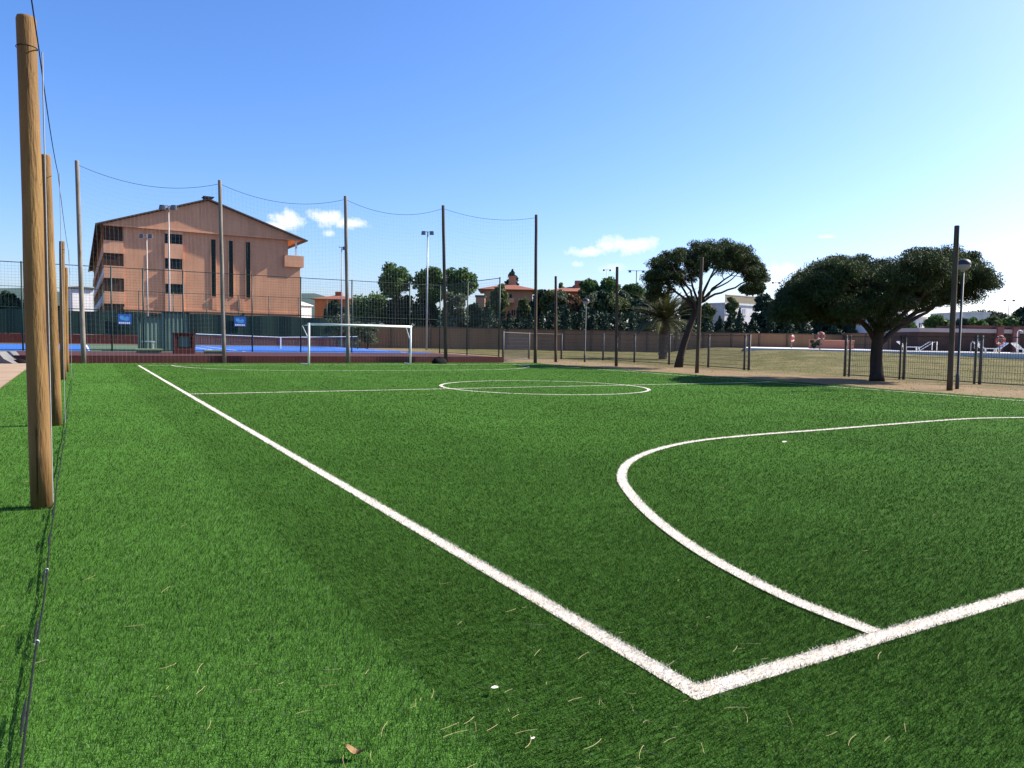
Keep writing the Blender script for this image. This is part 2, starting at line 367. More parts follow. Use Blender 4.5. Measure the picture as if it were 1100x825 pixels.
# artificial turf: one sheet, with different pile batches laid in strips along the touchline
TURF_GREEN = [(.040, .123, .016), (.102, .238, .041)]
def turf_material(name, blades):
    m = bpy.data.materials.new(name); m.use_nodes = True
    t = m.node_tree; t.nodes.clear(); N = t.nodes.new; L = t.links.new
    o = N('ShaderNodeOutputMaterial'); b = N('ShaderNodeBsdfPrincipled'); b.inputs['Roughness'].default_value = .9; b.inputs['Specular IOR Level'].default_value = .02
    g = N('ShaderNodeNewGeometry')
    def noise(s, d=5, r=.6, st=(1, 1, 1)):
        n = N('ShaderNodeTexNoise'); n.inputs['Scale'].default_value = s; n.inputs['Detail'].default_value = d; n.inputs['Roughness'].default_value = r
        mp = N('ShaderNodeMapping'); mp.inputs['Scale'].default_value = st
        L(g.outputs['Position'], mp.inputs['Vector']); L(mp.outputs[0], n.inputs['Vector']); return n.outputs['Fac']
    sx = N('ShaderNodeSeparateXYZ'); L(g.outputs['Position'], sx.inputs[0])
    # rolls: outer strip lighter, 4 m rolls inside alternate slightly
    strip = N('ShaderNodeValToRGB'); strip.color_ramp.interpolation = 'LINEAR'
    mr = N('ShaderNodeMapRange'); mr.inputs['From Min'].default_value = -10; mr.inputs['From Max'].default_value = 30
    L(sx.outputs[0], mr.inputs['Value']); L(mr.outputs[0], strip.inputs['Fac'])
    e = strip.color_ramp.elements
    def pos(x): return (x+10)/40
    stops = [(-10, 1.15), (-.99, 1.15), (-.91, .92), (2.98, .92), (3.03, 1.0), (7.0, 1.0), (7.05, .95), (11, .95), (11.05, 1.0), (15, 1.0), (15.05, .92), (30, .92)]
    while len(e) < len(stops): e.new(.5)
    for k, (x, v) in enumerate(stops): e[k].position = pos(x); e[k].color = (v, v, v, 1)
    # view-angle shade painted into the turf colour, darkest at the near end
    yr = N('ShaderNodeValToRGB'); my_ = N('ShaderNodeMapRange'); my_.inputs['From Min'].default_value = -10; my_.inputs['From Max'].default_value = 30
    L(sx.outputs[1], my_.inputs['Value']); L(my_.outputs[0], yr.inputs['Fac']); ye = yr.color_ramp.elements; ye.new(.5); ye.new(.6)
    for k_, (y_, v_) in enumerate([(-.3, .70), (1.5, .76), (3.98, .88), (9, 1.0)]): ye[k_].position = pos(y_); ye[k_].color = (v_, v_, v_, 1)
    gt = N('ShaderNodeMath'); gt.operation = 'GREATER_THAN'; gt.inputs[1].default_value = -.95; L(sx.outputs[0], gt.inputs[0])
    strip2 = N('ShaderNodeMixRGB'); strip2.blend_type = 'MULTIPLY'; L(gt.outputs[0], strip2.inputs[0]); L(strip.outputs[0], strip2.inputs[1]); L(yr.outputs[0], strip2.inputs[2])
    r1 = N('ShaderNodeValToRGB'); r1.color_ramp.elements[0].position = .3; r1.color_ramp.elements[1].position = .7
    r1.color_ramp.elements[0].color = (*TURF_GREEN[0], 1); r1.color_ramp.elements[1].color = (*TURF_GREEN[1], 1)
    if blades:
        L(g.outputs['Random Per Island'], r1.inputs['Fac'])
        r1.color_ramp.elements[0].position = 0; r1.color_ramp.elements[1].position = .9
        q_ = r1.color_ramp.elements.new(.96); q_.color = (.21, .33, .14, 1)
    else:
        mxn = N('ShaderNodeMath'); mxn.operation = 'MULTIPLY_ADD'; mxn.inputs[1].default_value = .6
        L(noise(75, 3, .8), mxn.inputs[0])
        m2 = N('ShaderNodeMath'); m2.operation = 'MULTIPLY'; m2.inputs[1].default_value = .4; L(noise(14, 4, .8), m2.inputs[0])
        L(m2.outputs[0], mxn.inputs[2]); L(mxn.outputs[0], r1.inputs['Fac'])
        r1.color_ramp.elements[0].position = .36; r1.color_ramp.elements[1].position = .64
    big = N('ShaderNodeMapRange'); L(noise(.35, 6, .65), big.inputs['Value']); big.inputs['From Min'].default_value = .3; big.inputs['From Max'].default_value = .7
    big.inputs['To Min'].default_value = .84; big.inputs['To Max'].default_value = 1.16
    mu = N('ShaderNodeMixRGB'); mu.blend_type = 'MULTIPLY'; mu.inputs[0].default_value = 1
    if blades: L(r1.outputs[0], mu.inputs[1])
    else:      # backing and rubber infill under the fibres
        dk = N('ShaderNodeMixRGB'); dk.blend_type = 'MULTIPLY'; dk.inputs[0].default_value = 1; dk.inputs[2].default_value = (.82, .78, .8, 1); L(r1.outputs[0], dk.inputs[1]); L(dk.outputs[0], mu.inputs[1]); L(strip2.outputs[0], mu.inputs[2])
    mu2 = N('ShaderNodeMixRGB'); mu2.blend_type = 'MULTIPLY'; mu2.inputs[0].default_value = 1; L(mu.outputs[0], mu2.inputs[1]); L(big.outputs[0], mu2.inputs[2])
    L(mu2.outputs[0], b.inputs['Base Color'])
    if blades:
        tr = N('ShaderNodeBsdfTranslucent'); L(mu2.outputs[0], tr.inputs['Color'])
        ms = N('ShaderNodeMixShader'); ms.inputs[0].default_value = .10
        L(b.outputs[0], ms.inputs[1]); L(tr.outputs[0], ms.inputs[2]); L(ms.outputs[0], o.inputs[0])
    else:
        bp = N('ShaderNodeBump'); bp.inputs['Strength'].default_value = .7; bp.inputs['Distance'].default_value = .03
        L(noise(60, 3, .8), bp.inputs['Height']); L(bp.outputs[0], b.inputs['Normal'])
        L(b.outputs[0], o.inputs[0])
    return m
def right_edge(y): return 20.75 + .02*y + .12*np.sin(y*.9) + .08*np.sin(y*2.3+1)
yy = np.linspace(-14, 36.4, 80)
tv = [(x, y, 0.0) for y in yy for x in (-3.9 if True else 0, right_edge(y))]
tf = np.array([(2*i, 2*i+1, 2*i+3, 2*i+2) for i in range(len(yy)-1)])
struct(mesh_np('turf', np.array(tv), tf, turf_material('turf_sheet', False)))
struct(mesh_np('path', np.array([(-14, -14, -.004), (-3.94, -14, -.004), (-3.94, 37.1, -.004), (-14, 37.1, -.004)]), np.array([[0, 1, 2, 3]]),
               mat('sand_path', (0.3300, 0.2325, 0.1500), (0.2700, 0.1875, 0.1200), .9, .95, .3, 25)))

# ------------------------------------------------------------------ pitch markings
rng = np.random.default_rng(7)
LW = .051
def spline(P, n=400):
    P = np.array(P, float); Q = []
    for i in range(len(P)-1):
        p0, p1, p2, p3 = P[max(i-1, 0)], P[i], P[i+1], P[min(i+2, len(P)-1)]
        t = np.linspace(0, 1, n//(len(P)-1), endpoint=False)[:, None]
        Q.append(.5*((2*p1)+(-p0+p2)*t+(2*p0-5*p1+4*p2-p3)*t**2+(-p0+3*p1-3*p2+p3)*t**3))
    return np.vstack(Q+[P[-1:]])
near_arc = spline([(1.26, .05), (1.29, .67), (1.50, 1.52), (1.88, 2.46), (2.36, 3.36), (2.80, 4.02), (3.50, 4.74), (4.50, 5.38), (5.67, 5.80), (7.09, 5.95), (8.52, 5.97),
                   (10.35, 6.03), (12.46, 6.08), (13.69, 6.0), (15.0, 5.6), (16.4, 4.7), (17.6, 3.2), (18.4, 1.6), (18.7, .05)], 900)
PL, CY = 33.72, 16.82
a = np.linspace(0, 2*PI, 241); circle = np.stack([10+3.13*np.cos(a), CY+3.13*np.sin(a)], -1)
a = np.linspace(PI, PI/2, 60)
A_, G_ = 6.1, 2.61
far_arc = np.vstack([np.stack([10-G_+A_*np.cos(a), PL-A_*np.sin(a)], -1), np.stack([10+G_-A_*np.cos(a), PL-A_*np.sin(a)], -1)[::-1]])
def seg(p, q, n=200): return np.stack([np.linspace(p[0], q[0], n), np.linspace(p[1], q[1], n)], -1)
lines = [('touchline', seg((0, -LW), (0, PL), 700)), ('goal_line', seg((0, 0), (20, 0), 500)), ('touchline', seg((20, 0), (20, PL))), ('goal_line', seg((0, PL), (20, PL))),
         ('halfway_line', seg((0, CY), (20, CY))), ('centre_circle', circle), ('penalty_line', near_arc), ('penalty_line', far_arc)]
line_mat = mat('white_fibre', (0.8369, 0.7689, 0.6757), (0.7511, 0.6847, 0.5937), 40, .8, island=.03, transl=.3, spec=.05)
def density(d): return 12500*np.minimum(1, (4.0/np.maximum(d, .1))**1.97)
def blade_mesh(P, hgt, wid, lean):
    n = len(P); ang = rng.uniform(0, 2*PI, n)
    wv = np.stack([np.cos(ang), np.sin(ang), np.zeros(n)], -1)*wid[:, None]*.5
    tip = np.stack([rng.normal(0, .6, n)*hgt+lean[0]*hgt, rng.normal(0, .6, n)*hgt+lean[1]*hgt, hgt], -1)
    mid = tip*.5; mid[:, 2] = hgt*.6; mid[:, :2] *= .7
    B = np.concatenate([P, np.zeros((n, 1))], 1) if P.shape[1] == 2 else P
    V = np.stack([B-wv, B+wv, B+mid+wv*.8, B+mid-wv*.8, B+tip], 1).reshape(-1, 3)
    i = np.arange(n)[:, None]*5
    return V, [i+np.array([[0, 1, 2, 3]]), i+np.array([[3, 2, 4]])]
def dirt(m):
    t = m.node_tree; N = t.nodes.new; L = t.links.new
    b = next(n for n in t.nodes if n.type == 'BSDF_PRINCIPLED'); src = b.inputs['Base Color'].links[0].from_socket
    g = N('ShaderNodeNewGeometry'); n = N('ShaderNodeTexNoise'); n.inputs['Scale'].default_value = 7; n.inputs['Detail'].default_value = 8; n.inputs['Roughness'].default_value = .75
    L(g.outputs['Position'], n.inputs['Vector']); r = N('ShaderNodeValToRGB'); r.color_ramp.elements[0].position = .32; r.color_ramp.elements[1].position = .56
    r.color_ramp.elements[0].color = (.84, .82, .75, 1); r.color_ramp.elements[1].color = (1, 1, 1, 1); L(n.outputs['Fac'], r.inputs['Fac'])
    x = N('ShaderNodeMixRGB'); x.blend_type = 'MULTIPLY'; x.inputs[0].default_value = 1; L(src, x.inputs[1]); L(r.outputs[0], x.inputs[2]); L(x.outputs[0], b.inputs['Base Color'])
dirt(line_mat)
for name, pts in lines:
    tn = np.gradient(pts, axis=0); tn /= np.linalg.norm(tn, axis=1)[:, None]+1e-9
    nr = np.stack([-tn[:, 1], tn[:, 0]], -1)
    k = len(pts)
    zoff = .004 + .001*lines.index((name, pts)) if False else .004
    order = [id(q) for _, q in lines].index(id(pts))
    zoff = .004 + .0008*order
    V = np.concatenate([np.c_[pts+nr*LW, np.full(k, zoff)], np.c_[pts-nr*LW, np.full(k, zoff)]])
    j = np.arange(k-1); Q = np.stack([j, j+1, j+1+k, j+k], -1)
    # white fibres standing out of the near part of the line
    segl = np.linalg.norm(np.diff(pts, axis=0), axis=1)
    dm = np.linalg.norm((pts[1:]+pts[:-1])/2-CAM[:2], axis=1)
    cnt = rng.poisson(np.where(dm < 20, density(dm)*.8, 0)*segl*LW*2)
    s = np.repeat(np.arange(k-1), cnt)
    faces = [Q]
    if len(s):
        f = rng.random(len(s))[:, None]
        c = pts[s]*(1-f)+pts[s+1]*f + nr[s]*rng.uniform(-LW-.007, LW+.007, len(s))[:, None]
        d = np.linalg.norm(c-CAM[:2], axis=1)
        BV, BF = blade_mesh(np.c_[c, np.full(len(c), zoff-.001)], rng.uniform(.010, .017, len(s)), .0034*np.maximum(1, d/4.2)**.8, (0, -.15))
        faces = [Q, BF[0]+len(V), BF[1]+len(V)]; V = np.concatenate([V, BV])
    struct(mesh_np(name, V, faces, line_mat))

# turf fibres, thinning out with distance
def line_dist(P):
    d = np.minimum(np.where(P[:, 1] > -LW, np.abs(P[:, 0]), 9), np.where(P[:, 0] > -LW, np.abs(P[:, 1]), 9))
    out = d.copy()
    na = near_arc[::2]
    near = np.where((P[:, 0] > .9) & (P[:, 1] < 6.6) & (P[:, 1] > -.2))[0]
    for ch in np.array_split(near, max(1, len(near)//20000)):
        out[ch] = np.minimum(out[ch], np.sqrt(((P[ch, None, :]-na[None])**2).sum(-1)).min(1))
    far = np.where(P[:, 1] > 10)[0]
    out[far] = np.minimum(out[far], np.abs(P[far, 1]-CY))
    out[far] = np.minimum(out[far], np.abs(np.hypot(P[far, 0]-10, P[far, 1]-CY)-3.13))
    return out
PTS = []
edges = np.concatenate([[1.6], np.geomspace(2.2, 50, 52)])
half = R(44)
for r0, r1 in zip(edges[:-1], edges[1:]):
    dm = (r0+r1)/2; n = int(density(dm)*half*(r1**2-r0**2))
    rr = np.sqrt(rng.uniform(r0**2, r1**2, n)); aa = YAW + rng.uniform(-half, half, n)
    PTS.append(np.stack([CAM[0]+rr*np.sin(aa), CAM[1]+rr*np.cos(aa)], -1))
PTS = np.concatenate(PTS)
keep = (PTS[:, 0] > -3.88) & (PTS[:, 0] < right_edge(PTS[:, 1])) & (PTS[:, 1] < 36.3)
PTS = PTS[keep]
PTS = PTS[line_dist(PTS) > LW-.012+rng.normal(0, .006, len(PTS))]
dd = np.linalg.norm(PTS-CAM[:2], axis=1)
left = PTS[:, 0] < -.95
for part, lean in ((left, (.1, .45)), (~left, (-.1, -.35))):
    pass
ln = np.where(left[:, None], np.array([[.35, .5]]), np.array([[-.85, -.45]]))
BV, BF = blade_mesh(PTS, rng.uniform(.014, .028, len(PTS)), 0.0021*np.maximum(1, dd/4.0)**.74*rng.uniform(.7, 1.4, len(PTS)), (0, 0))
BVr = BV.reshape(-1, 5, 3); h = BVr[:, 4, 2]
BVr[:, 4, :2] += ln*h[:, None]; BVr[:, 2, :2] += ln*h[:, None]*.35; BVr[:, 3, :2] += ln*h[:, None]*.35
o = mesh_np('turf_fibres', BVr.reshape(-1, 3), BF, turf_material('turf_fibre', True))
tag(o, 'short green artificial grass fibres covering the football pitch', 'grass', kind='stuff')

# dry straw lying on the turf
V = []; Fq = []
def straw(x, y, L, a, w, bend):
    n = 5; base = len(V)
    px, py = x, y
    for i in range(n+1):
        V.append((px-math.sin(a)*w, py+math.cos(a)*w, .034+.004*math.sin(x*9))); V.append((px+math.sin(a)*w, py-math.cos(a)*w, .035+.004*math.sin(x*9)))
        px += math.cos(a)*L/n; py += math.sin(a)*L/n; a += bend
    for i in range(n): Fq.append((base+2*i, base+2*i+1, base+2*i+3, base+2*i+2))
random.seed(5)
for k in range(400):
    d = 2.4 + 6.5*random.random()**1.6; an = YAW + random.uniform(-.66, .66)
    if random.random() < .62:
        cx_, cs_ = random.choice([(-.05, 2.7), (.10, 2.85), (.22, 2.6), (.36, 2.9), (.48, 2.7), (.30, 3.6), (-.35, 3.1), (.06, 3.5)]); an = YAW + random.gauss(cx_, .07); d = cs_+random.gauss(0, .22)
    straw(CAM[0]+d*math.sin(an), CAM[1]+d*math.cos(an), random.uniform(.02, .11), random.uniform(0, 6.28), random.uniform(.0004, .0007)*max(1, d/5), random.gauss(0, .10))
o = mesh_np('straw_debris', np.array(V), np.array(Fq), straw_mat)
tag(o, 'thin dry straw blades scattered over the near turf', 'straw', kind='stuff')

for px, py, s, lab in [(532, 739, .022, 'pale petal on the dark turf left of the white corner'), (572, 793, .011, 'tiny pale flake on the turf at the bottom of the picture below the white corner'),
                       (843, 475, .05, 'crumpled pale scrap on the turf just inside the near penalty arc'), (850, 424, .06, 'pale scrap on the turf in the thin pole shadow near the far touchline'),
                       (993, 441, .05, 'pale scrap on the turf between the penalty arc and the right touchline')]:
    g = at_ground(px, py, .028); mb = MB(g)
    n = 9; rim = [(g[0]+s*math.cos(2*PI*i/n)*random.uniform(.6, 1.1), g[1]+.65*s*math.sin(2*PI*i/n)*random.uniform(.6, 1.1), g[2]+s*random.uniform(.05, .3)) for i in range(n)]
    mb.add(rim+[(g[0], g[1], g[2]+.12*s), (g[0], g[1], g[2]-.1*s)], [(i, (i+1) % n, n) for i in range(n)]+[((i+1) % n, i, n+1) for i in range(n)])
    o = mb.build('litter_scrap', scrap_mat); o.location = g; tag(o, lab, 'litter')
g = at_ground(380, 806, .03); mb = MB(g)
av = Vector((.8, -.6, 0)); sv = Vector((.6, .8, 0))
P_ = [Vector(g)+av*(t*.075-.037)+sv*(w*.016*math.sin(PI*min(1, t*1.05)))+Vector((0, 0, .012*math.cos(t*5)+abs(w)*.008)) for t in np.linspace(0, 1, 8) for w in (-1, 0, 1)]
mb.add(P_, [(3*i+j, 3*i+j+1, 3*i+j+4, 3*i+j+3) for i in range(7) for j in (0, 1)])
o = mb.build('dry_leaf', leaf_brown); o.location = g; tag(o, 'curled dry brown leaf lying on the turf at the bottom left', 'leaf')

# ------------------------------------------------------------------ net poles
def pole(name, base, top, r, m, label, group, rt=None):
    b = Vector(base); tp = Vector(top); b.z = tz(b.x, b.y)-.05 if b.x > 20.6 else -.02
    mb = MB(b); k = 9; rt = rt or r*.86
    pts = [b.lerp(tp, i/(k-1)) + Vector((random.uniform(-1, 1), random.uniform(-1, 1), 0))*r*.05*(0 < i < k-1) for i in range(k)]
    rad = [r+(rt-r)*i/(k-1) + r*random.uniform(-.02, .02) for i in range(k)]
    pts.append(pts[-1]+(pts[-1]-pts[-2]).normalized()*.02); rad.append(rt*.93)
    mb.tube(pts, rad, 20)
    o = mb.build(name, m, smooth=True); o.location = b
    return tag(o, label, 'pole', group)
def base_top(bp, tp):
    B = at_ground(*bp); d = (B[:2]-CAM[:2])@FW; return B, at_depth(*tp, d)
random.seed(3)
LP = 'tall round timber poles along the left edge of the turf'
B, T = base_top((45, 545), (28, 21)); pole('timber_pole', B, T, 0.079, timber, 'thick honey brown timber pole closest to the camera at the left', LP, .069); polA = T
B, T = base_top((60.5, 457), (48.5, 168)); pole('timber_pole', B, T, .080, timber, 'second timber pole of the left row, just behind the nearest pole', LP, .072); polB = T
B, T = base_top((68, 408), (66.5, 260)); pole('timber_pole', B, T, .082, timber, 'third timber pole of the left row with its flat top below the second one', LP); polC = T
B, T = base_top((71.5, 399.5), (70.5, 288)); pole('timber_pole', B, T, .078, timber, 'last and shortest looking timber pole of the left row', LP); polD = T
EP = 'very tall net poles behind the far goal line'
ends = []
for (bp, tp, m, lab) in [((90, 390), (82.5, 173), timber_grey, 'grey weathered net pole at the far left corner of the pitch'),
                         ((241, 389.5), (236, 194), timber_grey, 'tall net pole standing in front of the salmon building gable'),
                         ((374, 390), (371, 211), timber_grey, 'tall net pole rising through the middle of the white goal'),
                         ((479, 389.5), (476, 221), timber_dark, 'dark tall net pole just right of the white goal'),
                         ((575, 390), (576, 231), timber_dark, 'dark tall net pole at the right end of the high net')]:
    B, T = base_top(bp, tp); ends.append((B, T)); pole('net_pole', B, T, .105, m, lab, EP, .085)
RP = 'dark timber poles along the right edge of the turf'
rp = []
for (bp, tp, lab) in [((597, 388.5), (597, 297), 'short dark timber pole just right of the high net'), ((662, 393), (663, 287), 'dark timber pole standing left of the palm'),
                      ((748.5, 400), (754, 277), 'timber pole with a sunlit edge in front of the leaning pine'), ((1020, 418.5), (1028, 243), 'tall dark timber pole beside the globe lamp at the right')]:
    B, T = base_top(bp, tp); rp.append((B, T)); pole('side_pole', B, T, .092, timber_dark, lab, RP)

# cables of the left row
def sag(a, b, s, n=14):
    a = Vector(a); b = Vector(b); return [a.lerp(b, i/n) - Vector((0, 0, s*4*(i/n)*(1-i/n))) for i in range(n+1)]
mb = MB()
tops = [Vector((-2.44, -4, 3.9))] + [Vector((-2.44, p[1], p[2]-.22)) for p in (polA, polB, polC, polD)]
for p, q in zip(tops[:-1], tops[1:]): mb.tube(sag(p, q, .10), .005, 5)
tag(mb.build('top_cable', rope_mat), 'thin dark cable slung between the tops of the left timber poles', 'cable')
mb = MB()
pts = [Vector((-2.39+.006*math.sin(y*.8)+.003*math.sin(y*3), y, .026+.008*abs(math.sin(y*1.3)))) for y in np.linspace(-1.5, 30, 160)]
mb.tube(pts, .0045, 6)
for y0 in np.arange(-1.0, 10, .9):
    mb.tube([Vector((-2.395, y, .05)) for y in (y0, y0+.16, y0+.3)], [.003, .007, .003], 6)
o = mb.build('ground_cable', rope_mat); tag(o, 'black net cable lying on the turf beside the left timber poles', 'cable')
for y0 in (1.72, 2.9):
    m2 = MB(); m2.torus((-2.387, y0, .042), (0, 1, 0), .011, .003, 10, 5)
    m2.build('clip', steel_grey, o)
for p, lab in ((polA, 'pale rope hanging from the top of the nearest timber pole'), (polB, 'pale rope hanging beside the second timber pole'), (polC, 'pale rope hanging beside the third timber pole')):
    mb = MB(); mb.tube(sag((-2.42, p[1]+.03, p[2]-.22), (-2.41, p[1]+.02, .03), 0, 10), .0055, 5)
    o = mb.build('hanging_rope', mat('pale_rope', (0.2520, 0.2640, 0.2820), (0.2040, 0.2160, 0.2340), 30, .8)); tag(o, lab, 'rope')
    mb = MB(); mb.torus((p[0], p[1], p[2]-.22), (0, .05, 1), .074, .003, 20, 5); mb.build('loop', rope_mat, o)

# high ball net behind the goal line
net = thing('ball_net', 'fine high ball net hung between the tall poles behind the goal', 'net')
mt = MB(); mc = MB()
for (B0, T0), (B1, T1) in zip(ends[:-1], ends[1:]):
    a = Vector(T0); b = Vector(T1); a.z -= .15; b.z -= .15
    W_ = (b-a).length; n = int(W_/.17)
    top = sag(a, b, .55 if (T0[0] < 10) else .35, n)
    mc.tube(top, .010, 5)
    b0 = Vector(B0); b1 = Vector(B1)
    for i in range(1, n):
        q = top[i]; g = b0.lerp(b1, i/n)
        mt.tube([q, g], .0021, 3, False)
    for k in range(1, 40):
        f = k/40
        mt.tube([(b0.lerp(b1, i/6)+Vector((0, 0, .02))).lerp(top[int(i/6*n)], f) for i in range(7)], .0014, 3, False)
mt.build('mesh', net_mat, net); mc.build('top_cable', rope_mat, net)

# ------------------------------------------------------------------ goal
gl = at_ground(335, 392.5); gr = at_ground(441, 391.3)
GL = Vector((7.32, 33.62, 0)); GR_ = Vector((12.72, 34.05, 0)); GH = 2.02
goal = thing('football_goal', 'white football goal frame on the far goal line', 'goal', GL)
O = tuple(GL)
for p in (GL, GR_):
    m2 = MB(O); m2.tube([p, p+Vector((0, 0, GH))], .05, 12); m2.build('goal_post', white_paint, goal, True)
m2 = MB(O); m2.tube([GL+Vector((-.054, 0, GH-.055)), GR_+Vector((.054, 0, GH-.055))], .054, 12); m2.build('crossbar', white_paint, goal, True)
for p in (GL, GR_):
    m2 = MB(O); q = p+Vector((-.1 if p is GL else .1, .95, 0))
    m2.tube([p+Vector((0, .04, GH-.1)), q+Vector((0, -.1, GH-.12)), p+Vector((0, .05, GH*.62))], .022, 8); m2.build('brace', white_paint, goal, True)
    m2 = MB(O); m2.tube([p+Vector((0, .04, .04)), q+Vector((0, .1, .04))], .022, 8); m2.build('ground_bar', white_paint, goal, True)

# ------------------------------------------------------------------ courts behind the pitch
CZ = .30
m = MB(); m.box(-90, 19.9, 37.2, 84, -.1, CZ); struct(m.build('court_base', red_court))
m = MB(); m.box(-90, 19.95, 37.0, 37.17, -.05, CZ+.03); struct(m.build('kerb', mat('kerb_brick', (0.0990, 0.0310, 0.0248), (0.0701, 0.0206, 0.0173), 2, .9, .3, 20)))
def sheet(name, x0, x1, y0, y1, z, mt_): return struct(mesh_np(name, np.array([(x0, y0, z), (x1, y0, z), (x1, y1, z), (x0, y1, z)]), np.array([[0, 1, 2, 3]]), mt_))
sheet('court_margin', -90, 19.8, 46.2, 72, CZ+.004, green_court)
sheet('tennis_court', -60, -1.6, 47.2, 68, CZ+.008, blue_court)
sheet('tennis_court', 4.1, 19.6, 46.4, 70, CZ+.008, blue_court)
for x in (-1.72, -3.1, 5.6, 6.97, 17.9):
    sheet('court_line', x-.05, x+.05, 47.4, 67.8, CZ+.012, white_paint)
sheet('court_line', 5.6, 17.9, 47.35, 47.45, CZ+.013, white_paint)
# tennis net
tn_ = thing('tennis_net', 'low tennis net with white tape across the right blue court', 'net', (11.8, 59, CZ))
def tnp(x): return 1.07-.16*(1-abs(x)/6.4)
O = (11.8, 59, CZ)
m = MB(O)
m.tube([(11.8+x, 59, CZ+tnp(x)) for x in np.linspace(-6.4, 6.4, 9)], .028, 6); m.build('tape', white_paint, tn_)
for x in (-6.4, 6.4):
    m = MB(O); m.tube([(11.8+x, 59, CZ), (11.8+x, 59, CZ+1.12)], .045, 8); m.build('net_post', green_metal, tn_)
m = MB(O); m.box(11.75, 11.85, 58.97, 59.03, CZ, CZ+.9); m.build('centre_strap', white_paint, tn_)
m = MB(O)
for x in np.arange(-6.3, 6.3, .12): m.tube([(11.8+x, 59.02, CZ+.03), (11.8+x, 59.02, CZ+tnp(x))], .006, 3, False)
for k in range(1, 8): m.tube([(11.8+x, 59.02, CZ+tnp(x)*k/8) for x in np.linspace(-6.4, 6.4, 9)], .006, 3, False)
m.build('mesh', net_mat, tn_)

def mesh_fence(name, label, runs, z0, h, posts, sp, vsp, hsp, wr, pm, wm, rail=True, pr=.04, extra=None):
    """runs: list of ((x0,y0),(x1,y1)); posts: list of (x,y[,r])"""
    o = thing(name, label, 'fence', (*posts[0][:2], z0)); O = tuple(o.location)
    w = MB(O); rl = MB(O)
    for (p, q) in runs:
        p = Vector((*p, 0)); q = Vector((*q, 0)); L = (q-p).length; n = max(2, int(L/vsp))
        zz = [tz(*(p.lerp(q, t))[:2]) if z0 == 0 else z0 for t in (0, 1)]
        P0 = p+Vector((0, 0, zz[0])); Q0 = q+Vector((0, 0, zz[1]))
        for i in range(1, n):
            b = P0.lerp(Q0, i/n); w.tube([b+Vector((0, 0, .06)), b+Vector((0, 0, h))], wr, 3, False)
        for k in range(1, int(h/hsp)): w.tube([P0+Vector((0, 0, k*hsp)), Q0+Vector((0, 0, k*hsp))], wr, 3, False)
        if rail:
            rl.tube([P0+Vector((0, 0, h)), Q0+Vector((0, 0, h))], .024, 6); rl.tube([P0+Vector((0, 0, .07)), Q0+Vector((0, 0, .07))], .024, 6)
        if extra:
            for z in extra: rl.tube([P0+Vector((0, 0, z)), Q0+Vector((0, 0, z))], .02, 6)
    w.build('wire_mesh', wm, o); rl.build('rail', pm, o)
    for p in posts:
        m_ = MB(O); r = p[2] if len(p) > 2 else pr; z = tz(*p[:2]) if z0 == 0 else z0
        m_.tube([(p[0], p[1], z-.05), (p[0], p[1], z+h+.06)], r, 8); m_.build('post', pm, o, True)
    return o
YF = 47.0
pp = [(x, YF) for x in (-30.2, -26, -21.8, -17.6, -13.4, -9.2, -4.9, -.56, 1.1, 3.27, 7.29, 10.34, 13.78, 17.96, 20.3)]
mesh_fence('court_fence', 'tall dark green chain link fence in front of the blue tennis courts', [((-30.2, YF), (20.3, YF)), ((20.3, YF), (20.3, 38.2))], CZ, 4.85,
           pp+[(20.3, 42.6), (20.3, 38.2)], 0, 0.16, .16, .0032, green_metal, green_metal, True, .045, (2.4,))
# rear red wall with the windscreen on top
YB = 78.0
m = MB(); m.box(-70, 27, YB, YB+.3, 0, 1.12); o = m.build('low_wall', red_brick)
tag(o, 'low dark red wall along the back of the tennis courts', 'wall')
ws = thing('windscreen_fence', 'dark green windscreen fence standing on the low red wall', 'fence', (-20, YB+.1, 1.12)); O = tuple(ws.location)
n = 160; xsx = np.linspace(-70, 27, n)
m = MB(O)
zb = 1.13; 
for i in range(n-1):
    f0 = .04*math.sin(xsx[i]*2.1); f1 = .04*math.sin(xsx[i+1]*2.1)
    t0 = 3.32+.05*math.sin(xsx[i]*.9); t1 = 3.32+.05*math.sin(xsx[i+1]*.9)
    m.add([(xsx[i], YB+.08+f0, zb), (xsx[i+1], YB+.08+f1, zb), (xsx[i+1], YB+.08+f1, t1), (xsx[i], YB+.08+f0, t0),
           (xsx[i], YB+.10+f0, zb), (xsx[i+1], YB+.10+f1, zb), (xsx[i+1], YB+.10+f1, t1), (xsx[i], YB+.10+f0, t0)], [(0, 1, 2, 3), (7, 6, 5, 4), (3, 2, 6, 7), (1, 0, 4, 5)])
m.build('windscreen', screen_green, ws)
for x in np.arange(-46, 27, 3.05):
    m = MB(O); m.tube([(x, YB+.2, 1.1), (x, YB+.2, 5.4)], .045, 8); m.build('post', green_metal, ws, True)
m = MB(O); m.tube([(-46, YB+.2, 5.35), (27, YB+.2, 5.35)], .02, 6); m.tube([(-46, YB+.2, 3.45), (27, YB+.2, 3.45)], .02, 6); m.build('rail', green_metal, ws)
m = MB(O)
for x in np.arange(-46, 27, .3): m.tube([(x, YB+.2, 3.45), (x, YB+.2, 5.35)], .0035, 3, False)
for k in range(1, 7): m.tube([(-46, YB+.2, 3.45+k*.27), (27, YB+.2, 3.45+k*.27)], .0035, 3, False)
m.build('wire_mesh', green_metal, ws)
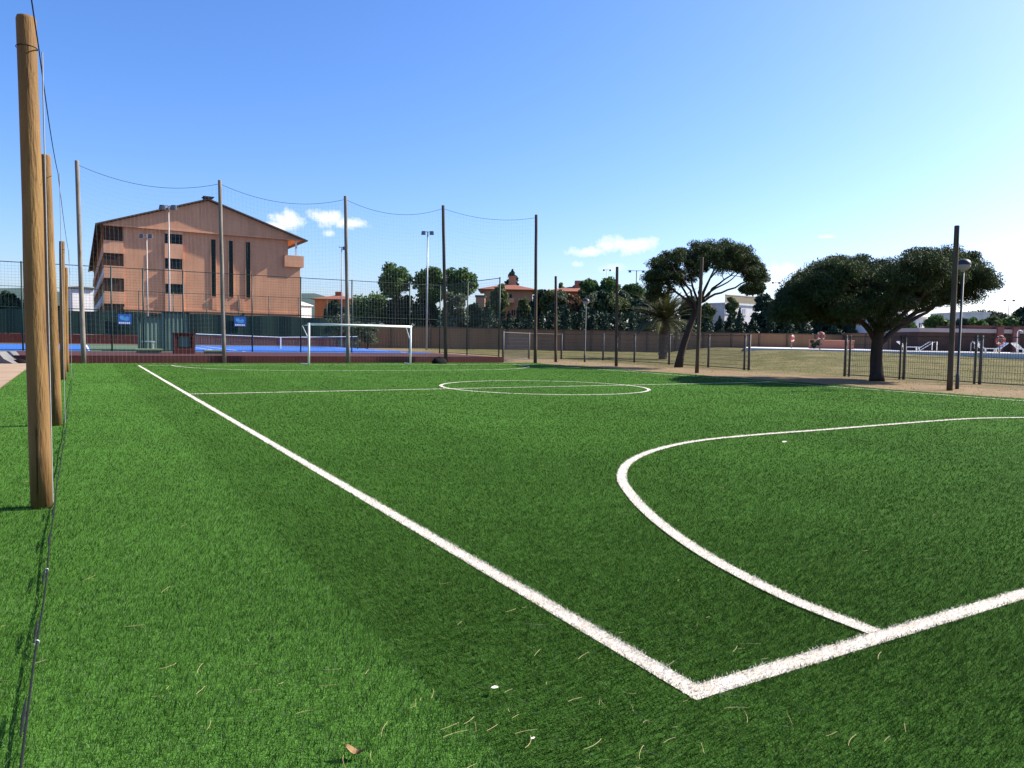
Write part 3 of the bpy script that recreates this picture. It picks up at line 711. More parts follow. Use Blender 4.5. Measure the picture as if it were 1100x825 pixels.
for px, py, lab in [(134, 343, 'blue banner on the green windscreen below the balconies of the salmon building'), (258, 345.5, 'blue banner on the green windscreen below the tall slit windows')]:
    c = at_y(px, py, YB-.06); sg = thing('banner', lab, 'sign', c, 0, 'blue banners on the windscreen'); O = tuple(c)
    m = MB(O); m.box(c[0]-.58, c[0]+.58, c[1]-.02, c[1]+.02, c[2]-.5, c[2]+.5); m.build('panel', sign_blue, sg)
    m = MB(O); y = c[1]-.024
    bl = [(-.42, .30), (-.12, .36), (.0, .12), (.22, .32), (.40, .1), (.28, -.14), (-.2, -.1), (-.44, .04)]
    m.add([(c[0]+x, y, c[2]+z) for x, z in bl], [tuple(range(8))]); m.build('emblem', sign_light, sg)
    m = MB(O)
    for k, (x0, x1) in enumerate([(-.5, -.36), (-.32, -.2), (-.17, -.03), (.02, .12), (.16, .3), (.34, .44)]): m.box(c[0]+x0, c[0]+x1, y, y+.003, c[2]-.42, c[2]-.27)
    m.build('lettering', white_paint, sg)

# grey green sheds, bench, red cabinet
def corrugated(name, label, px0, px1, py_top, d, dy, mt_):
    a = at_depth(px0, 360, d); b = at_depth(px1, 360, d); zt = at_depth((px0+px1)/2, py_top, d)[2]
    x0, x1 = a[0], b[0]; y0 = (a[1]+b[1])/2; x1 = x0 + (px1-px0)*d/F/math.cos(YAW)*.93
    o = thing(name, label, 'shed', ((x0+x1)/2, y0+dy/2, CZ)); O = tuple(o.location)
    m_ = MB(O); n = int((x1-x0)/.11); poly = []
    for i in range(n+1):
        x = x0+(x1-x0)*i/n; poly.append((x, y0+(.025 if i % 2 else 0)))
    poly += [(x1, y0+dy), (x0, y0+dy)]
    k = len(poly)
    m_.add([(x, y, CZ) for x, y in poly]+[(x, y, zt) for x, y in poly], [(i, (i+1) % k, (i+1) % k+k, i+k) for i in range(k)]); m_.build('sheet_wall', mt_, o)
    m_ = MB(O); m_.box(x0-.06, x1+.06, y0-.06, y0+dy+.06, zt, zt+.07); m_.build('roof', mat('shed_roof', (.03, .05, .045), (.02, .035, .03), 2, .7), o)
    m_ = MB(O); m_.box(x0-.03, x0+.05, y0-.03, y0+.03, CZ, zt); m_.build('corner_post', green_metal, o); m_ = MB(O); m_.box(x1-.05, x1+.03, y0-.03, y0+.03, CZ, zt); m_.build('corner_post', green_metal, o)
    return o
corrugated('metal_shed', 'low grey green corrugated shed left of the taller one', 149, 171, 341, 47.5, 1.3, screen_grey)
corrugated('metal_shed', 'tall grey green corrugated shed beside the red brick cabinet', 176, 199, 336, 45.5, 1.4, screen_grey)
def boxat(name, label, cat, px0, px1, py0, py1, d, depth, mt_, base=CZ, parts=None):
    a = at_depth(px0, (py0+py1)/2, d); w = (px1-px0)*d/F
    z1 = at_depth((px0+px1)/2, py0, d)[2]; z0 = base
    c = at_depth((px0+px1)/2, py1, d)
    o = thing(name, label, cat, (c[0], c[1], z0), -YAW*.0)
    return o, w, z1-z0
o, w, h_ = boxat('bench', 'pale green box bench in front of the grey green sheds', 'bench', 149, 172, 375.2, 383, 40.6, .5, green_court)
m = MB(); m.box(-.6, .6, 0, .5, .0, h_-.05); m.build('base', mat('bench_side', (.13, .18, .11), (.1, .15, .09), 3, .8), o)
m = MB(); m.box(-.68, .68, -.06, .56, h_-.05, h_+.02); m.build('seat', mat('bench_top', (.22, .29, .17), (.18, .25, .14), 3, .8), o)
o, w, h_ = boxat('side_table', 'small white table standing behind the pale green bench', 'table', 154, 166, 366.5, 377, 46.3, .5, white_paint)
m = MB(); m.box(-.36, .36, 0, .6, h_-.07, h_); m.build('table_top', white_paint, o)
for x in (-.28, .28):
    for y in (.08, .52): m = MB(); m.box(x-.03, x+.03, y-.03, y+.03, 0, h_-.07); m.build('leg', white_paint, o)
o, w, h_ = boxat('bench', 'pale green box bench at the left end of the right blue court', 'bench', 223, 239, 376.5, 384, 41.5, .5, green_court)
m = MB(); m.box(-.5, .5, 0, .5, .0, h_-.05); m.build('base', MAT['bench_side'], o)
m = MB(); m.box(-.56, .56, -.06, .56, h_-.05, h_+.02); m.build('seat', MAT['bench_top'], o)
d = 40.2
o, w, h_ = boxat('brick_cabinet', 'dark red brick cabinet with a black framed opening behind the pitch', 'cabinet', 188, 209, 358.5, 388, d, .6, red_brick, base=-.0)
w2 = w/2
m = MB(); m.box(-w2, w2, 0, .12, CZ, h_*.45); m.box(-w2, -w2+.16, 0, .12, h_*.45, h_); m.box(w2-.16, w2, 0, .12, h_*.45, h_); m.box(-w2+.16, w2-.16, 0, .12, h_*.91, h_); m.box(-w2, w2, .12, .6, CZ, h_*.43)
m.box(-w2, -w2+.15, .121, .6, h_*.45, h_-.002); m.box(w2-.15, w2, .121, .6, h_*.45, h_-.002); m.build('brick_body', red_brick, o)
m = MB(); m.box(-w2-.04, w2+.04, -.04, .64, h_, h_+.05); m.build('coping', red_court, o)
m = MB(); m.box(-w2+.16, -w2+.25, .02, .1, h_*.45, h_*.91); m.box(w2-.25, w2-.16, .02, .1, h_*.45, h_*.91); m.box(-w2+.25, w2-.25, .02, .1, h_*.45, h_*.48); m.build('frame', black_sheet, o)
m = MB(); m.box(-w2+.25, w2-.25, .12, .13, h_*.48, h_*.91); m.build('panel', screen_grey, o)

# dark bundles and ramp
def lump(name, label, cat, px0, px1, py0, py1, mt_, seed):
    c = at_ground((px0+px1)/2, py1); d = (c[:2]-CAM[:2])@FW; w = (px1-px0)*d/F; h = (py1-py0)*d/F
    random.seed(seed); m_ = MB(); prof = []
    n, k = 18, 6; vs = []
    for j in range(k):
        z = h*j/(k-1); rr = math.sqrt(max(0, 1-(j/(k-1))**2))
        for i in range(n):
            a = 2*PI*i/n; q = rr*(1+.13*math.sin(3*a+seed)+random.uniform(-.06, .06)); vs.append((w/2*q*math.cos(a), w*.33*q*math.sin(a), z*(1+.1*math.sin(a*2+seed))))
    m_.add(vs, [(j*n+i, j*n+(i+1) % n, (j+1)*n+(i+1) % n, (j+1)*n+i) for j in range(k-1) for i in range(n)])
    o = m_.build(name, mt_, smooth=True); o.location = c; tag(o, label, cat); return o
lump('tarpaulin_bundle', 'black tarpaulin bundle lying at the foot of the net right of the goal', 'tarpaulin', 463, 480, 383.5, 390.5, black_sheet, 2)
lump('tarpaulin_bundle', 'black crumpled tarpaulin beside the grey ramp at the far left', 'tarpaulin', 12, 30, 385.5, 390, black_sheet, 5)
c = at_ground(0, 390.3); o = thing('concrete_ramp', 'grey concrete ramp at the left edge of the picture behind the sandy path', 'ramp', c, -YAW)
m = MB(); m.prism([(-2.2, 0), (.55, 0), (.16, .2), (-.1, .5), (-2.2, .5)], 0, 1.2); m.build('ramp_body', concrete_grey, o)
m = MB(); m.tube([(-2.1, -.02, .5), (-.1, -.02, .5)], .025, 8); m.build('coping_rail', steel_grey, o)
for px, w, lab in [(268, .8, 'small dark drain flap on the kerb left of the goal')]:
    c = at_ground(px, 388.2)
    m = MB(c); m.box(c[0]-.25, c[0]+.25, c[1], c[1]+.14, 0, .13); m.box(c[0]-.3, c[0]+.3, c[1]-.02, c[1]+.16, .13, .16); o = m.build('drain_box', black_sheet); o.location = c; tag(o, 'small dark drain box at the turf edge left of the goal', 'drain')

# ------------------------------------------------------------------ floodlights
def floodlight(label, px, py_top, d, heads, r=.075, base_z=CZ, mt_=None, spread=.42):
    t = at_depth(px, py_top, d); o = thing('floodlight_mast', label, 'floodlight', (t[0], t[1], base_z), -YAW, 'floodlight masts')
    H = t[2]-base_z; m_ = MB(); m_.tube([(0, 0, 0), (0, 0, H)], [r, r*.6], 10); m_.build('mast', mt_ or steel_grey, o, True)
    m_ = MB(); m_.tube([(-spread, 0, H-.05), (spread, 0, H-.05)], .035, 6); m_.build('crossarm', mt_ or steel_grey, o)
    for s in heads:
        m_ = MB(); x = s*spread; m_.add([(x-.18, -.24, H-.34), (x+.18, -.24, H-.34), (x+.18, .08, H-.30), (x-.18, .08, H-.30), (x-.15, -.16, H+.0), (x+.15, -.16, H+.0), (x+.15, .08, H+.0), (x-.15, .08, H+.0)],
                     [(0, 3, 2, 1), (4, 5, 6, 7), (0, 1, 5, 4), (1, 2, 6, 5), (2, 3, 7, 6), (3, 0, 4, 7)])
        h = m_.build('lamp_head', fence_dark, o)
        m_ = MB(); m_.add([(x-.15, -.242, H-.31), (x+.15, -.242, H-.31), (x+.13, -.176, H-.06), (x-.13, -.176, H-.06)], [(0, 1, 2, 3)]); m_.build('lens', mat('lens_grey', (.16, .17, .18), (.12, .13, .14), 3, .5), h)
    return o
pale_mast = mat('pale_mast', (0.3900, 0.3290, 0.2856), (0.3300, 0.2800, 0.2448), 3, .5)
floodlight('pale floodlight mast reaching the roof edge of the salmon building', 181, 220.5, 54, (-1, 1), .08, CZ, pale_mast)
floodlight('pale floodlight mast in front of the salmon wall, left of the taller mast', 157.5, 252, 70, (-1, 1), .085, CZ, pale_mast)
floodlight('slim grey floodlight mast behind the middle pole of the goal', 367, 265, 72, (1,), .07, CZ, pale_mast, .3)
floodlight('floodlight mast with two lamps in front of the trees right of the goal', 459.5, 248.5, 65, (-.85, .85), .085, CZ)
floodlight('far floodlight mast with a wide crossarm and two hanging lamps', 684, 290.5, 110, (-.75, .7), .12, .2, fence_dark, 1.35)
floodlight('thin distant floodlight mast above the trees left of the palm', 652, 289.5, 150, (-.8, .8), .09, .2, steel_grey, .8)
floodlight('thin distant floodlight mast between the two pines', 833.5, 303, 150, (-.8, .8), .09, .2, steel_grey, .8)
floodlight('thin distant floodlight mast against the white sky at the far right', 1084, 322, 150, (-.9, .9), .09, .2, steel_grey, 1.0)
floodlight('small distant floodlight mast above the villa trees', 551, 296, 150, (-.8, .8), .09, .2, steel_grey, .6) if False else None

def globe_lamp(label, bp, tp, dome):
    B, T = base_top(bp, tp); z = tz(*B[:2]); o = thing('street_lamp', label, 'street lamp', (B[0], B[1], z), 0, 'globe lamps beside the pitch')
    H = T[2]-z; m_ = MB(); m_.tube([(0, 0, 0), (0, 0, .5), (0, 0, .52), (0, 0, H-.38)], [.06, .06, .042, .038], 12); m_.build('lamp_post', mat('lamp_post', (.06, .066, .072), (.045, .05, .055), 3, .6, spec=.2), o, True)
    m_ = MB(); prof = [(.05, -.36)] + [(.22*math.sin(a), -.10-.22*math.cos(a)) for a in np.linspace(.2, PI/2, 7)]; m_.lathe((0, 0, H), prof, 20); m_.build('globe', lamp_glass, o, True)
    m_ = MB(); prof = [(.232, -.11), (.232, -.085)] + [(.228*math.sin(a), -.085+.18*math.cos(a)) for a in np.linspace(PI/2-.1, .05, 7)]; m_.lathe((0, 0, H), prof, 20); m_.build('lamp_cap', fence_dark, o, True)
    return o
globe_lamp('globe lamp with a dark cap beside the tall dark pole at the right', (1028, 417), (1035, 281), True)
globe_lamp('smaller globe lamp with a dark cap in front of the beige wall', (628, 388.5), (628, 322), True)

# ------------------------------------------------------------------ mesh fence along the right side
FP = [(20.66, 38.3), (25.6, 43.3), (29.0, 44.2), (30.4, 40.9), (30.4, 37.4), (30.0, 33.5), (29.5, 29.6), (29.0, 26.1)]
mesh_fence('verge_fence', 'dark wire mesh fence with brown posts from the courts to the open gap', list(zip(FP[:-1], FP[1:])), 0, 1.86,
           [(*p, .07) for p in FP] + [(29.04, 26.45, .06)], 0, .10, .25, .0062, fence_post, fence_dark, True)
FP2 = [(29.05, 20.3), (28.75, 17.2), (28.5, 13.9), (28.2, 9.5), (28.0, 5), (27.8, 0)]
mesh_fence('verge_fence', 'dark wire mesh fence on the dry verge behind the large umbrella pine', list(zip(FP2[:-1], FP2[1:])), 0, 1.86,
           [(*p, .062) for p in FP2] + [(29.03, 20.06, .05), (28.77, 17.40, .045), (28.53, 14.12, .05)], 0, .10, .25, .0062, fence_post, fence_dark, True)

# ------------------------------------------------------------------ apartment building
YFc = 96.0; BX0, BX1 = 2.4, 22.75; BL = 78
bld = thing('apartment_building', 'salmon apartment building with a wide gable and dark slit windows behind the courts', 'building', (11.5, YFc, 0)); O = tuple(bld.location)
ZE = 13.55
m = MB(O); m.prism([(BX0, 0), (BX1, 0), (BX1, 11.3), (21.2, 11.3), (21.2, ZE), (BX0, ZE)], YFc, YFc+BL); m.build('wall', plaster, bld)
m = MB(O); m.prism([(.35, ZE+.0), (22.85, ZE+.0), (22.85, ZE+.12), (11.55, 17.45), (.35, ZE+.12)], YFc-.42, YFc+BL); m.build('gable', plaster, bld)
m = MB(O); m.box(.3, 22.9, YFc-.47, YFc-.42, ZE-.02, ZE+.18); m.build('ledge', plaster_pale, bld)
m = MB(O)
th = .15
m.prism([(-.45, ZE-.08), (11.55, 17.52), (23.5, ZE-.08), (23.5, ZE-.08+th), (11.55, 17.52+th), (-.45, ZE-.08+th)], YFc-.95, YFc+BL+.3); rf = m.build('roof', roof_dark, bld)
m = MB(O); m.box(11.1, 12.0, YFc-1.0, YFc+.6, 17.68, 17.84); m.box(10.95, 12.2, YFc-1.05, YFc+.65, 17.84, 17.9); m.build('ridge_cap', roof_dark, rf)
# loggias at the left corner: open storeys with dark lattice screens between solid parapets
for k, (z0, z1) in enumerate([(10.45, 11.9), (7.6, 9.0), (4.65, 6.05), (1.7, 3.1)]):
    m = MB(O); m.box(.35, BX0-.003, YFc-.12, YFc+BL-.5, z0, z1-.95); m.box(.35, BX0-.003, YFc-.12, YFc+.06, z1-.95, z1)
    m.build('balcony', plaster_pale, bld)
    m = MB(O)
    for j in range(int(BL/5.2)):
        y0 = YFc+.5+j*5.2; m.box(.38, .46, y0, y0+4.6, z1-.95, z1-.1)
    m.build('balcony_front', white_wall if k > 0 else plaster_pale, bld)
for k, (z0, z1) in enumerate([(11.9, 13.5), (9.0, 10.45), (6.05, 7.6), (3.1, 4.65)]):
    m = MB(O); n = 15
    for i in range(n): x = .42+(BX0-.55)*i/(n-1); m.box(x-.035, x+.035, YFc+.02, YFc+.06, z0, z1)
    for i in range(1, 9): z = z0+(z1-z0)*i/9; m.box(.38, BX0-.06, YFc+.062, YFc+.09, z-.03, z+.03)
    m.box(.4, BX0-.02, YFc+.3, YFc+.36, z0, z1)
    m.build('lattice_screen', lattice, bld)
m = MB(O)
for j in range(14):
    y0 = YFc+5.3*(j+1); m.box(.5, BX0-.01, y0, y0+.22, 1.0, ZE-.01)
m.build('party_wall', plaster, bld)
# window bay
for z0, z1 in [(13.5-.55+.2, 13.5), (10.25, 12.0), (7.25, 9.0), (2.9, 6.05)]:
    m = MB(O); m.box(6.72, 8.72, YFc-.32, YFc-.002, z0, z1-.02); m.build('bay_panel', plaster_pale, bld)
for x in (6.72, 8.6):
    m = MB(O); m.box(x, x+.12, YFc-.32, YFc-.003, 2.9, 13.3); m.build('bay_pier', plaster_pale, bld) if False else None
for z0, z1 in [(12.0, 13.15), (9.0, 10.25), (6.05, 7.25)]:
    m = MB(O); m.box(6.8, 8.64, YFc-.12, YFc-.004, z0-.02, z1); w_ = m.build('window', dark_glass, bld)
    m = MB(O); m.box(7.69, 7.75, YFc-.15, YFc-.121, z0, z1); m.box(6.76, 8.68, YFc-.20, YFc-.121, z0-.02, z0+.05); m.build('window_frame', green_metal, w_)
for x0 in (11.92, 13.95, 16.0):
    m = MB(O); m.box(x0, x0+.52, YFc-.015, YFc-.002, 6.0, 12.9); w_ = m.build('slit_window', green_glass, bld)
    m = MB(O); m.box(x0-.06, x0, YFc-.10, YFc-.002, 5.9, 12.95); m.box(x0+.52, x0+.58, YFc-.10, YFc-.002, 5.9, 12.95)
    pass
    m.build('window_frame', plaster_pale, w_)
m = MB(O); m.box(BX0-.1, BX1+.05, YFc-.14, YFc-.003, 4.05, 4.3); m.build('string_course', roof_dark if False else plaster_pale, bld)
for x0 in (15.2, 12.0):
    m = MB(O); m.box(x0, x0+.55, YFc-.16, YFc-.004, 4.31, 5.75); m.build('pilaster', plaster_pale, bld)
# roof terrace box at the right corner
m = MB(O); m.box(20.7, 23.15, YFc-.3, YFc+1.8, 10.15, 11.6); m.build('balcony', plaster_pale, bld)
m = MB(O); m.box(22.1, 22.3, YFc-.2, YFc+.0, 11.6, 13.5); m.build('column', white_wall, bld)

# ------------------------------------------------------------------ other houses
def zpx(px, py, d): return float(at_depth(px, py, d)[2])
def house(name, label, px0, px1, py_eave, d, depth, wall_m, roof='flat', py_ridge=None, roof_m=None, wins=(), win_m=None, over=.5, cat='house', rot=0.0):
    c = at_depth((px0+px1)/2, 365, d); s = d/F; w = (px1-px0)*s; ze = zpx((px0+px1)/2, py_eave, d); z0 = tz(c[0], c[1])-.1
    o = thing(name, label, cat, (c[0], c[1], z0), -YAW+rot); H = ze-z0
    m_ = MB(); m_.box(-w/2, w/2, 0, depth, 0, H); m_.build('wall', wall_m, o)
    if roof == 'flat':
        m_ = MB(); m_.box(-w/2-.12, w/2+.12, -.12, depth+.12, H, H+.25); rf_ = m_.build('roof', roof_m or wall_m, o)
    else:
        hr = zpx((px0+px1)/2, py_ridge, d)-ze; a, b = w/2+over, depth+over; t_ = .12
        rx = max(.1, a-b/2-.2) if roof == 'hip' else a
        m_ = MB(); ym = (depth)/2
        m_.add([(-a, -over, H), (a, -over, H), (a, b, H), (-a, b, H), (-a, -over, H+t_), (a, -over, H+t_), (a, b, H+t_), (-a, b, H+t_), (-rx, ym, H+hr), (rx, ym, H+hr)],
               [(3, 2, 1, 0), (0, 1, 5, 4), (1, 2, 6, 5), (2, 3, 7, 6), (3, 0, 4, 7), (4, 5, 9, 8), (5, 6, 9), (6, 7, 8, 9), (7, 4, 8)])
        rf_ = m_.build('roof', roof_m or roof_tile, o)
    for (a0, a1, b0, b1) in wins:
        x0 = (a0-(px0+px1)/2)*s; x1 = (a1-(px0+px1)/2)*s; zt = zpx(a0, b0, d)-z0; zb_ = zpx(a0, b1, d)-z0
        m_ = MB(); m_.box(x0, x1, -.03, -.003, zb_, zt); q = m_.build('window', win_m or dark_glass, o)
        m_ = MB(); m_.box(x0-.08, x1+.08, -.10, -.031, zb_-.08, zb_); m_.box((x0+x1)/2-.04, (x0+x1)/2+.04, -.06, -.031, zb_, zt); m_.build('window_frame', wall_m, q)
    return o, s, z0, H, w, rf_
salmon2 = mat('villa_salmon', (0.4830, 0.2587, 0.1466), (0.4140, 0.2156, 0.1207), .7, .9)
salmon3 = mat('villa_red', (0.3622, 0.1552, 0.0949), (0.3105, 0.1294, 0.0776), .7, .9)
o, s, z0, H, w, rf_ = house('villa', 'salmon villa with a red hipped roof and chimney behind the beige wall', 519.5, 571, 312, 108, 8, salmon2, 'hip', 302.5, roof_tile, [(543, 549, 316, 320.5), (549, 553, 333, 339), (564, 567, 333, 338)], over=.9)
m = MB(); m.box(.0, 1.1, 3.2, 4.2, H+.7, H+2.2); m.box(-.1, 1.2, 3.1, 4.3, H+2.2, H+2.35); m.build('chimney', salmon2, rf_)
m = MB(); m.box(-.9, -.55, -1.3, -.9, 0, H*.8); m.box(-1.0, .9, -1.4, -.01, H*.78, H*.86); m.build('porch', plaster_pale, o)
o, s, z0, H, w, rf_ = house('villa', 'low salmon wing with a flat dark roof left of the hipped villa', 510.5, 520, 319, 104, 6, salmon2, 'flat', None, roof_dark)
o, s, z0, H, w, rf_ = house('villa', 'reddish villa half hidden by trees right of the high net', 588, 640, 314, 112, 8, salmon3, 'hip', 306, roof_tile, [(610, 616, 319, 323)], over=.7)
m = MB(); m.box(.6, 1.9, 3, 4.2, H+.6, H+2.0); m.build('chimney', salmon3, rf_)
o, s, z0, H, w, rf_ = house('white_house', 'white house with a railed terrace behind the trees between the two pines', 768, 822, 328, 105, 3.5, white_wall, 'flat', None, white_wall,
                            [(769.5, 776.5, 331.5, 337), (797.5, 803.5, 331.5, 338)], win_m=mat('shutter', (.50, .50, .52), (.44, .44, .46), 3, .7), cat='house', rot=.62)
m = MB(); n = 42
for i in range(n): x = -w/2+.1+(w-.2)*i/(n-1); m.box(x-.045, x+.045, -.05, .05, H+.25, H+1.25)
m.box(-w/2, w/2, -.08, .08, H+1.25, H+1.36); m.build('balustrade', mat('straw_rail', (.48, .42, .30), (.40, .34, .24), 3, .9), o)
house('white_house', 'white house wall glimpsed through the dark trees left of the large pine', 850, 930, 334, 96, 3.5, white_wall, 'flat', None, white_wall, [(868, 873, 339, 345), (905, 910, 339, 345)], rot=.6)
o, s, z0, H, w, rf_ = house('white_house', 'white gabled house showing behind the right side of the large pine', 978, 1000, 341, 82, 7, white_wall, 'gable', 333, white_wall, [(984, 989, 347, 352)], over=.3, rot=.6)
o, s, z0, H, w, rf_ = house('white_house', 'distant white house above the hedge over the brick wall', 1032, 1062, 337, 110, 8, white_wall, 'flat', None, white_wall)
house('white_house', 'white house with a dark roof between the left poles and the salmon building', 80, 100, 310, 77, 3, white_wall, 'hip', 307, roof_dark, [], over=.25, rot=.75)
house('white_house', 'low white cottage just right of the salmon building', 322, 336, 328.5, 150, 9, white_wall, 'gable', 322, white_wall, [], over=.3, rot=.95)
o, s, z0, H, w, rf_ = house('tile_house', 'brown house with a red tiled roof right of the salmon building', 338, 376, 322, 125, 10, beige_wall, 'hip', 315, roof_tile, [(350, 355, 327, 331)], over=.6)
m = MB(); m.box(-.5, .6, 4, 5, H+.5, H+1.6); m.build('chimney', roof_tile, rf_)

# boundary wall, brick pool building
def wall_run(name, label, a, b, zt, mt_, pm, step):
    o = thing(name, label, 'wall', (a[0], a[1], 0)); O = tuple(o.location)
    a = Vector((a[0], a[1], 0)); b = Vector((b[0], b[1], 0)); L = (b-a).length; n = max(1, round(L/step))
    m_ = MB(O); m_.beam(a+Vector((0, 0, zt/2-.3)), b+Vector((0, 0, zt/2-.3)), .2, zt+.6); m_.build('panel', mt_, o)
    m_ = MB(O); m_.beam(a+Vector((0, 0, zt+.05)), b+Vector((0, 0, zt+.05)), .3, .1); m_.build('coping', pm, o)
    for i in range(n+1):
        p = a.lerp(b, i/n)+Vector((.0, 0, 0)); m_ = MB(O); m_.box(p.x-.13, p.x+.13, p.y-.17, p.y+.17, -.3, zt+.001); m_.build('pier', pm, o)
    return o
wa = at_depth(378, 365, 79); wb = at_depth(545, 365, 83); wc = at_depth(905, 365, 83)
wall_run('boundary_wall', 'beige rendered boundary wall with dark piers behind the dry grass', wb, wc, 2.42, beige_wall, wall_post, 3.1)
wall_run('boundary_wall', 'beige wall section behind the goal and the tall court fence', wa, wb+np.array([-.3, .1, 0]), 2.45, beige_wall, wall_post, 4.6)

ZT = .86
t0 = at_depth(802, 373, 66); t1 = at_depth(1110, 381, 54); t2 = at_depth(1160, 381, 54)
ter = []
tA = at_depth(800, 373, 66); tB = at_depth(906, 377, 61.5); tC = at_depth(1170, 384, 52); tD = at_depth(1170, 384, 95); tE = at_depth(800, 373, 82)
poly = [tA, tB, tC, tD, tE]
m = MB(); k = 5
m.add([(p[0], p[1], .1) for p in poly]+[(p[0], p[1], ZT+.12) for p in poly], [tuple(range(5, 10)), tuple(range(4, -1, -1))]+[(i, (i+1) % k, (i+1) % k+k, i+k) for i in range(k)])
struct(m.build('pool_terrace', mat('terrace', (.62, .60, .56), (.54, .52, .48), .6, .85)))
wl0 = at_depth(905, 365, 83); wl1 = at_depth(984, 365, 72)
wall_run('boundary_wall', 'shaded brown wall behind the large pine beside the pool terrace', wc+np.array([.35, -.1, 0]), wl1, 2.6, beige_wall, wall_post, 4)
bb = at_depth(1075, 365, 69); br = thing('brick_pool_house', 'long dark brick pool house with a pale band under a red parapet', 'building', (bb[0], bb[1], ZT), -YAW)
hz = lambda py: zpx(1075, py, 69)-ZT
m = MB(); m.box(-7.6, 9, 0, 5, 0, hz(358)); m.build('wall', brown_brick, br)
m = MB(); m.box(-7.7, 9.1, -.25, 5.1, hz(358), hz(353.8)); m.build('pale_band', mat('pale_band', (0.3360, 0.2800, 0.2660), (0.2940, 0.2450, 0.2310), .8, .85), br)
m = MB(); m.box(-3.2, 9, .1, 5, hz(353.8), hz(350)); m.build('parapet', mat('parapet_red', (0.1890, 0.0770, 0.0560), (0.1540, 0.0630, 0.0455), 1, .9), br)
for x in (-.3, 1.15, 5):
    m = MB(); m.box(x-.28, x+.28, -.42, .3, hz(358)-.0 if False else 0, hz(351.5)); m.build('pilaster', mat('pilaster_red', (0.1960, 0.0840, 0.0700), (0.1540, 0.0630, 0.0560), 1, .9), br)
m = MB(); m.box(-2.4, -1.5, -.03, -.003, 0, 1.6); m.build('door', fence_dark, br)
m = MB()
lw = at_depth(888, 370, 71)
o = thing('planter_wall', 'low salmon wall on the pool terrace behind the life rings', 'wall', (lw[0], lw[1], ZT+.12), -YAW)
m = MB(); m.box(-1.55, 2.6, 0, .4, 0, .78); m.box(-1.55, -.3, -.02, .42, .78, .9); m.build('wall_body', salmon_low, o)
m = MB(); m.box(-1.6, 2.65, -.05, .45, .9, .96) if False else m.box(-.28, 2.65, -.05, .45, .78, .85); m.build('coping', plaster_pale, o)

def life_ring(label, px, py_ring, py_base, d, facing, s=1.0):
    b = at_depth(px, py_base, d); z = at_depth(px, py_ring, d)[2]
    o = thing('life_ring_post', label, 'life ring', (b[0], b[1], b[2]-.05), -YAW+facing, 'life rings around the pool'); h = z-b[2]+.05
    m_ = MB(); m_.tube([(0, .08, 0), (0, .08, h+.15)], .05, 8); m_.build('post', timber_grey, o, True)
    m_ = MB(); m_.torus((0, 0, h), (0, 1, 0), .29*s, .075, 24, 8); rg = m_.build('ring', ring_red, o, True)
    for k in range(4):
        a = PI/4+k*PI/2; u = Vector((math.cos(a), 0, math.sin(a))); m2 = MB(); t_ = Vector((-math.sin(a), 0, math.cos(a)))
        c = Vector((0, 0, h)); m2.tube([c+u*.29*s-t_*.05, c+u*.29*s, c+u*.29*s+t_*.05], .081, 8); m2.build('band', white_paint, rg, True)
    return o
life_ring('life ring on a pale post at the back of the pool terrace', 851, 363.5, 374, 71, .9)
life_ring('life ring on a dark post at the near rim of the pool terrace', 881, 361, 377.2, 62.5, 0)
life_ring('life ring post at the near rim in front of the brick pool house', 1074, 365.5, 381, 56, 0)

def sunbed(label, px, d, rz):
    b = at_depth(px, 375, d); o = thing('sunbed', label, 'sunbed', (b[0], b[1], ZT+.12), rz, 'white sunbeds on the pool terrace')
    m_ = MB(); m_.box(-.95, .35, -.3, .3, .3, .36); m_.build('base', white_paint, o)
    m_ = MB(); m_.add([(.35, -.3, .3), (.95, -.3, .78), (.95, .3, .78), (.35, .3, .3), (.35, -.3, .36), (.93, -.3, .84), (.93, .3, .84), (.35, .3, .36)], [(0, 3, 2, 1), (4, 5, 6, 7), (0, 1, 5, 4), (1, 2, 6, 5), (2, 3, 7, 6), (3, 0, 4, 7)]); m_.build('backrest', white_paint, o)
    for x in (-.8, .3):
        for y in (-.26, .26): m_ = MB(); m_.box(x-.03, x+.03, y-.03, y+.03, 0, .3); m_.build('leg', white_paint, o)
for px, d, rz, lab in [(976, 65, 2.6, 'white sunbed left of the pool handrail'), (1060, 60, PI-.5, 'white sunbed with raised back left of the life ring post'),
                       (1068, 61, -.6, 'white sunbed just behind the life ring post by the brick house'), (1100, 60, PI-.4, 'white sunbed at the right edge of the picture')]:
    sunbed(lab, px, d, rz)
b = at_depth(988, 375, 62); o = thing('pool_handrail', 'pale sloping handrail of the pool steps beside the large pine trunk', 'handrail', (b[0], b[1], ZT+.12), -YAW)
for y in (0, .7): m = MB(); m.tube([(0, y, 0), (.15, y, .15), (1.15, y, .78), (1.4, y, .8), (1.42, y, .1)], .03, 8); m.build('rail', white_paint, o, True)
b = at_depth(1046, 375, 62); o = thing('pool_ladder', 'pale metal pool ladder left of the fence post in front of the brick house', 'ladder', (b[0], b[1], ZT+.12), -YAW)
for x in (0, .5): m = MB(); m.tube([(x, .4, 0), (x, .4, .75), (x, .2, .9), (x, 0, .85), (x, -.1, .3)], .03, 8); m.build('rail', steel_grey, o, True)
b = at_depth(1092, 375, 62); o = thing('shower_post', 'white pool shower post in front of the brick pilasters', 'shower', (b[0], b[1], ZT+.12), -YAW)
m = MB(); m.tube([(0, 0, 0), (0, 0, 1.75), (.12, 0, 1.88), (.3, 0, 1.85)], .035, 8); m.build('pipe', white_paint, o, True)
m = MB(); m.box(-.3, .3, -.3, .3, 0, .06); m.build('tray', concrete, o)
m = MB(); m.lathe((.32, 0, 1.76), [(.04, .08), (.09, 0), (.09, -.02)], 12); m.build('shower_head', steel_grey, o)

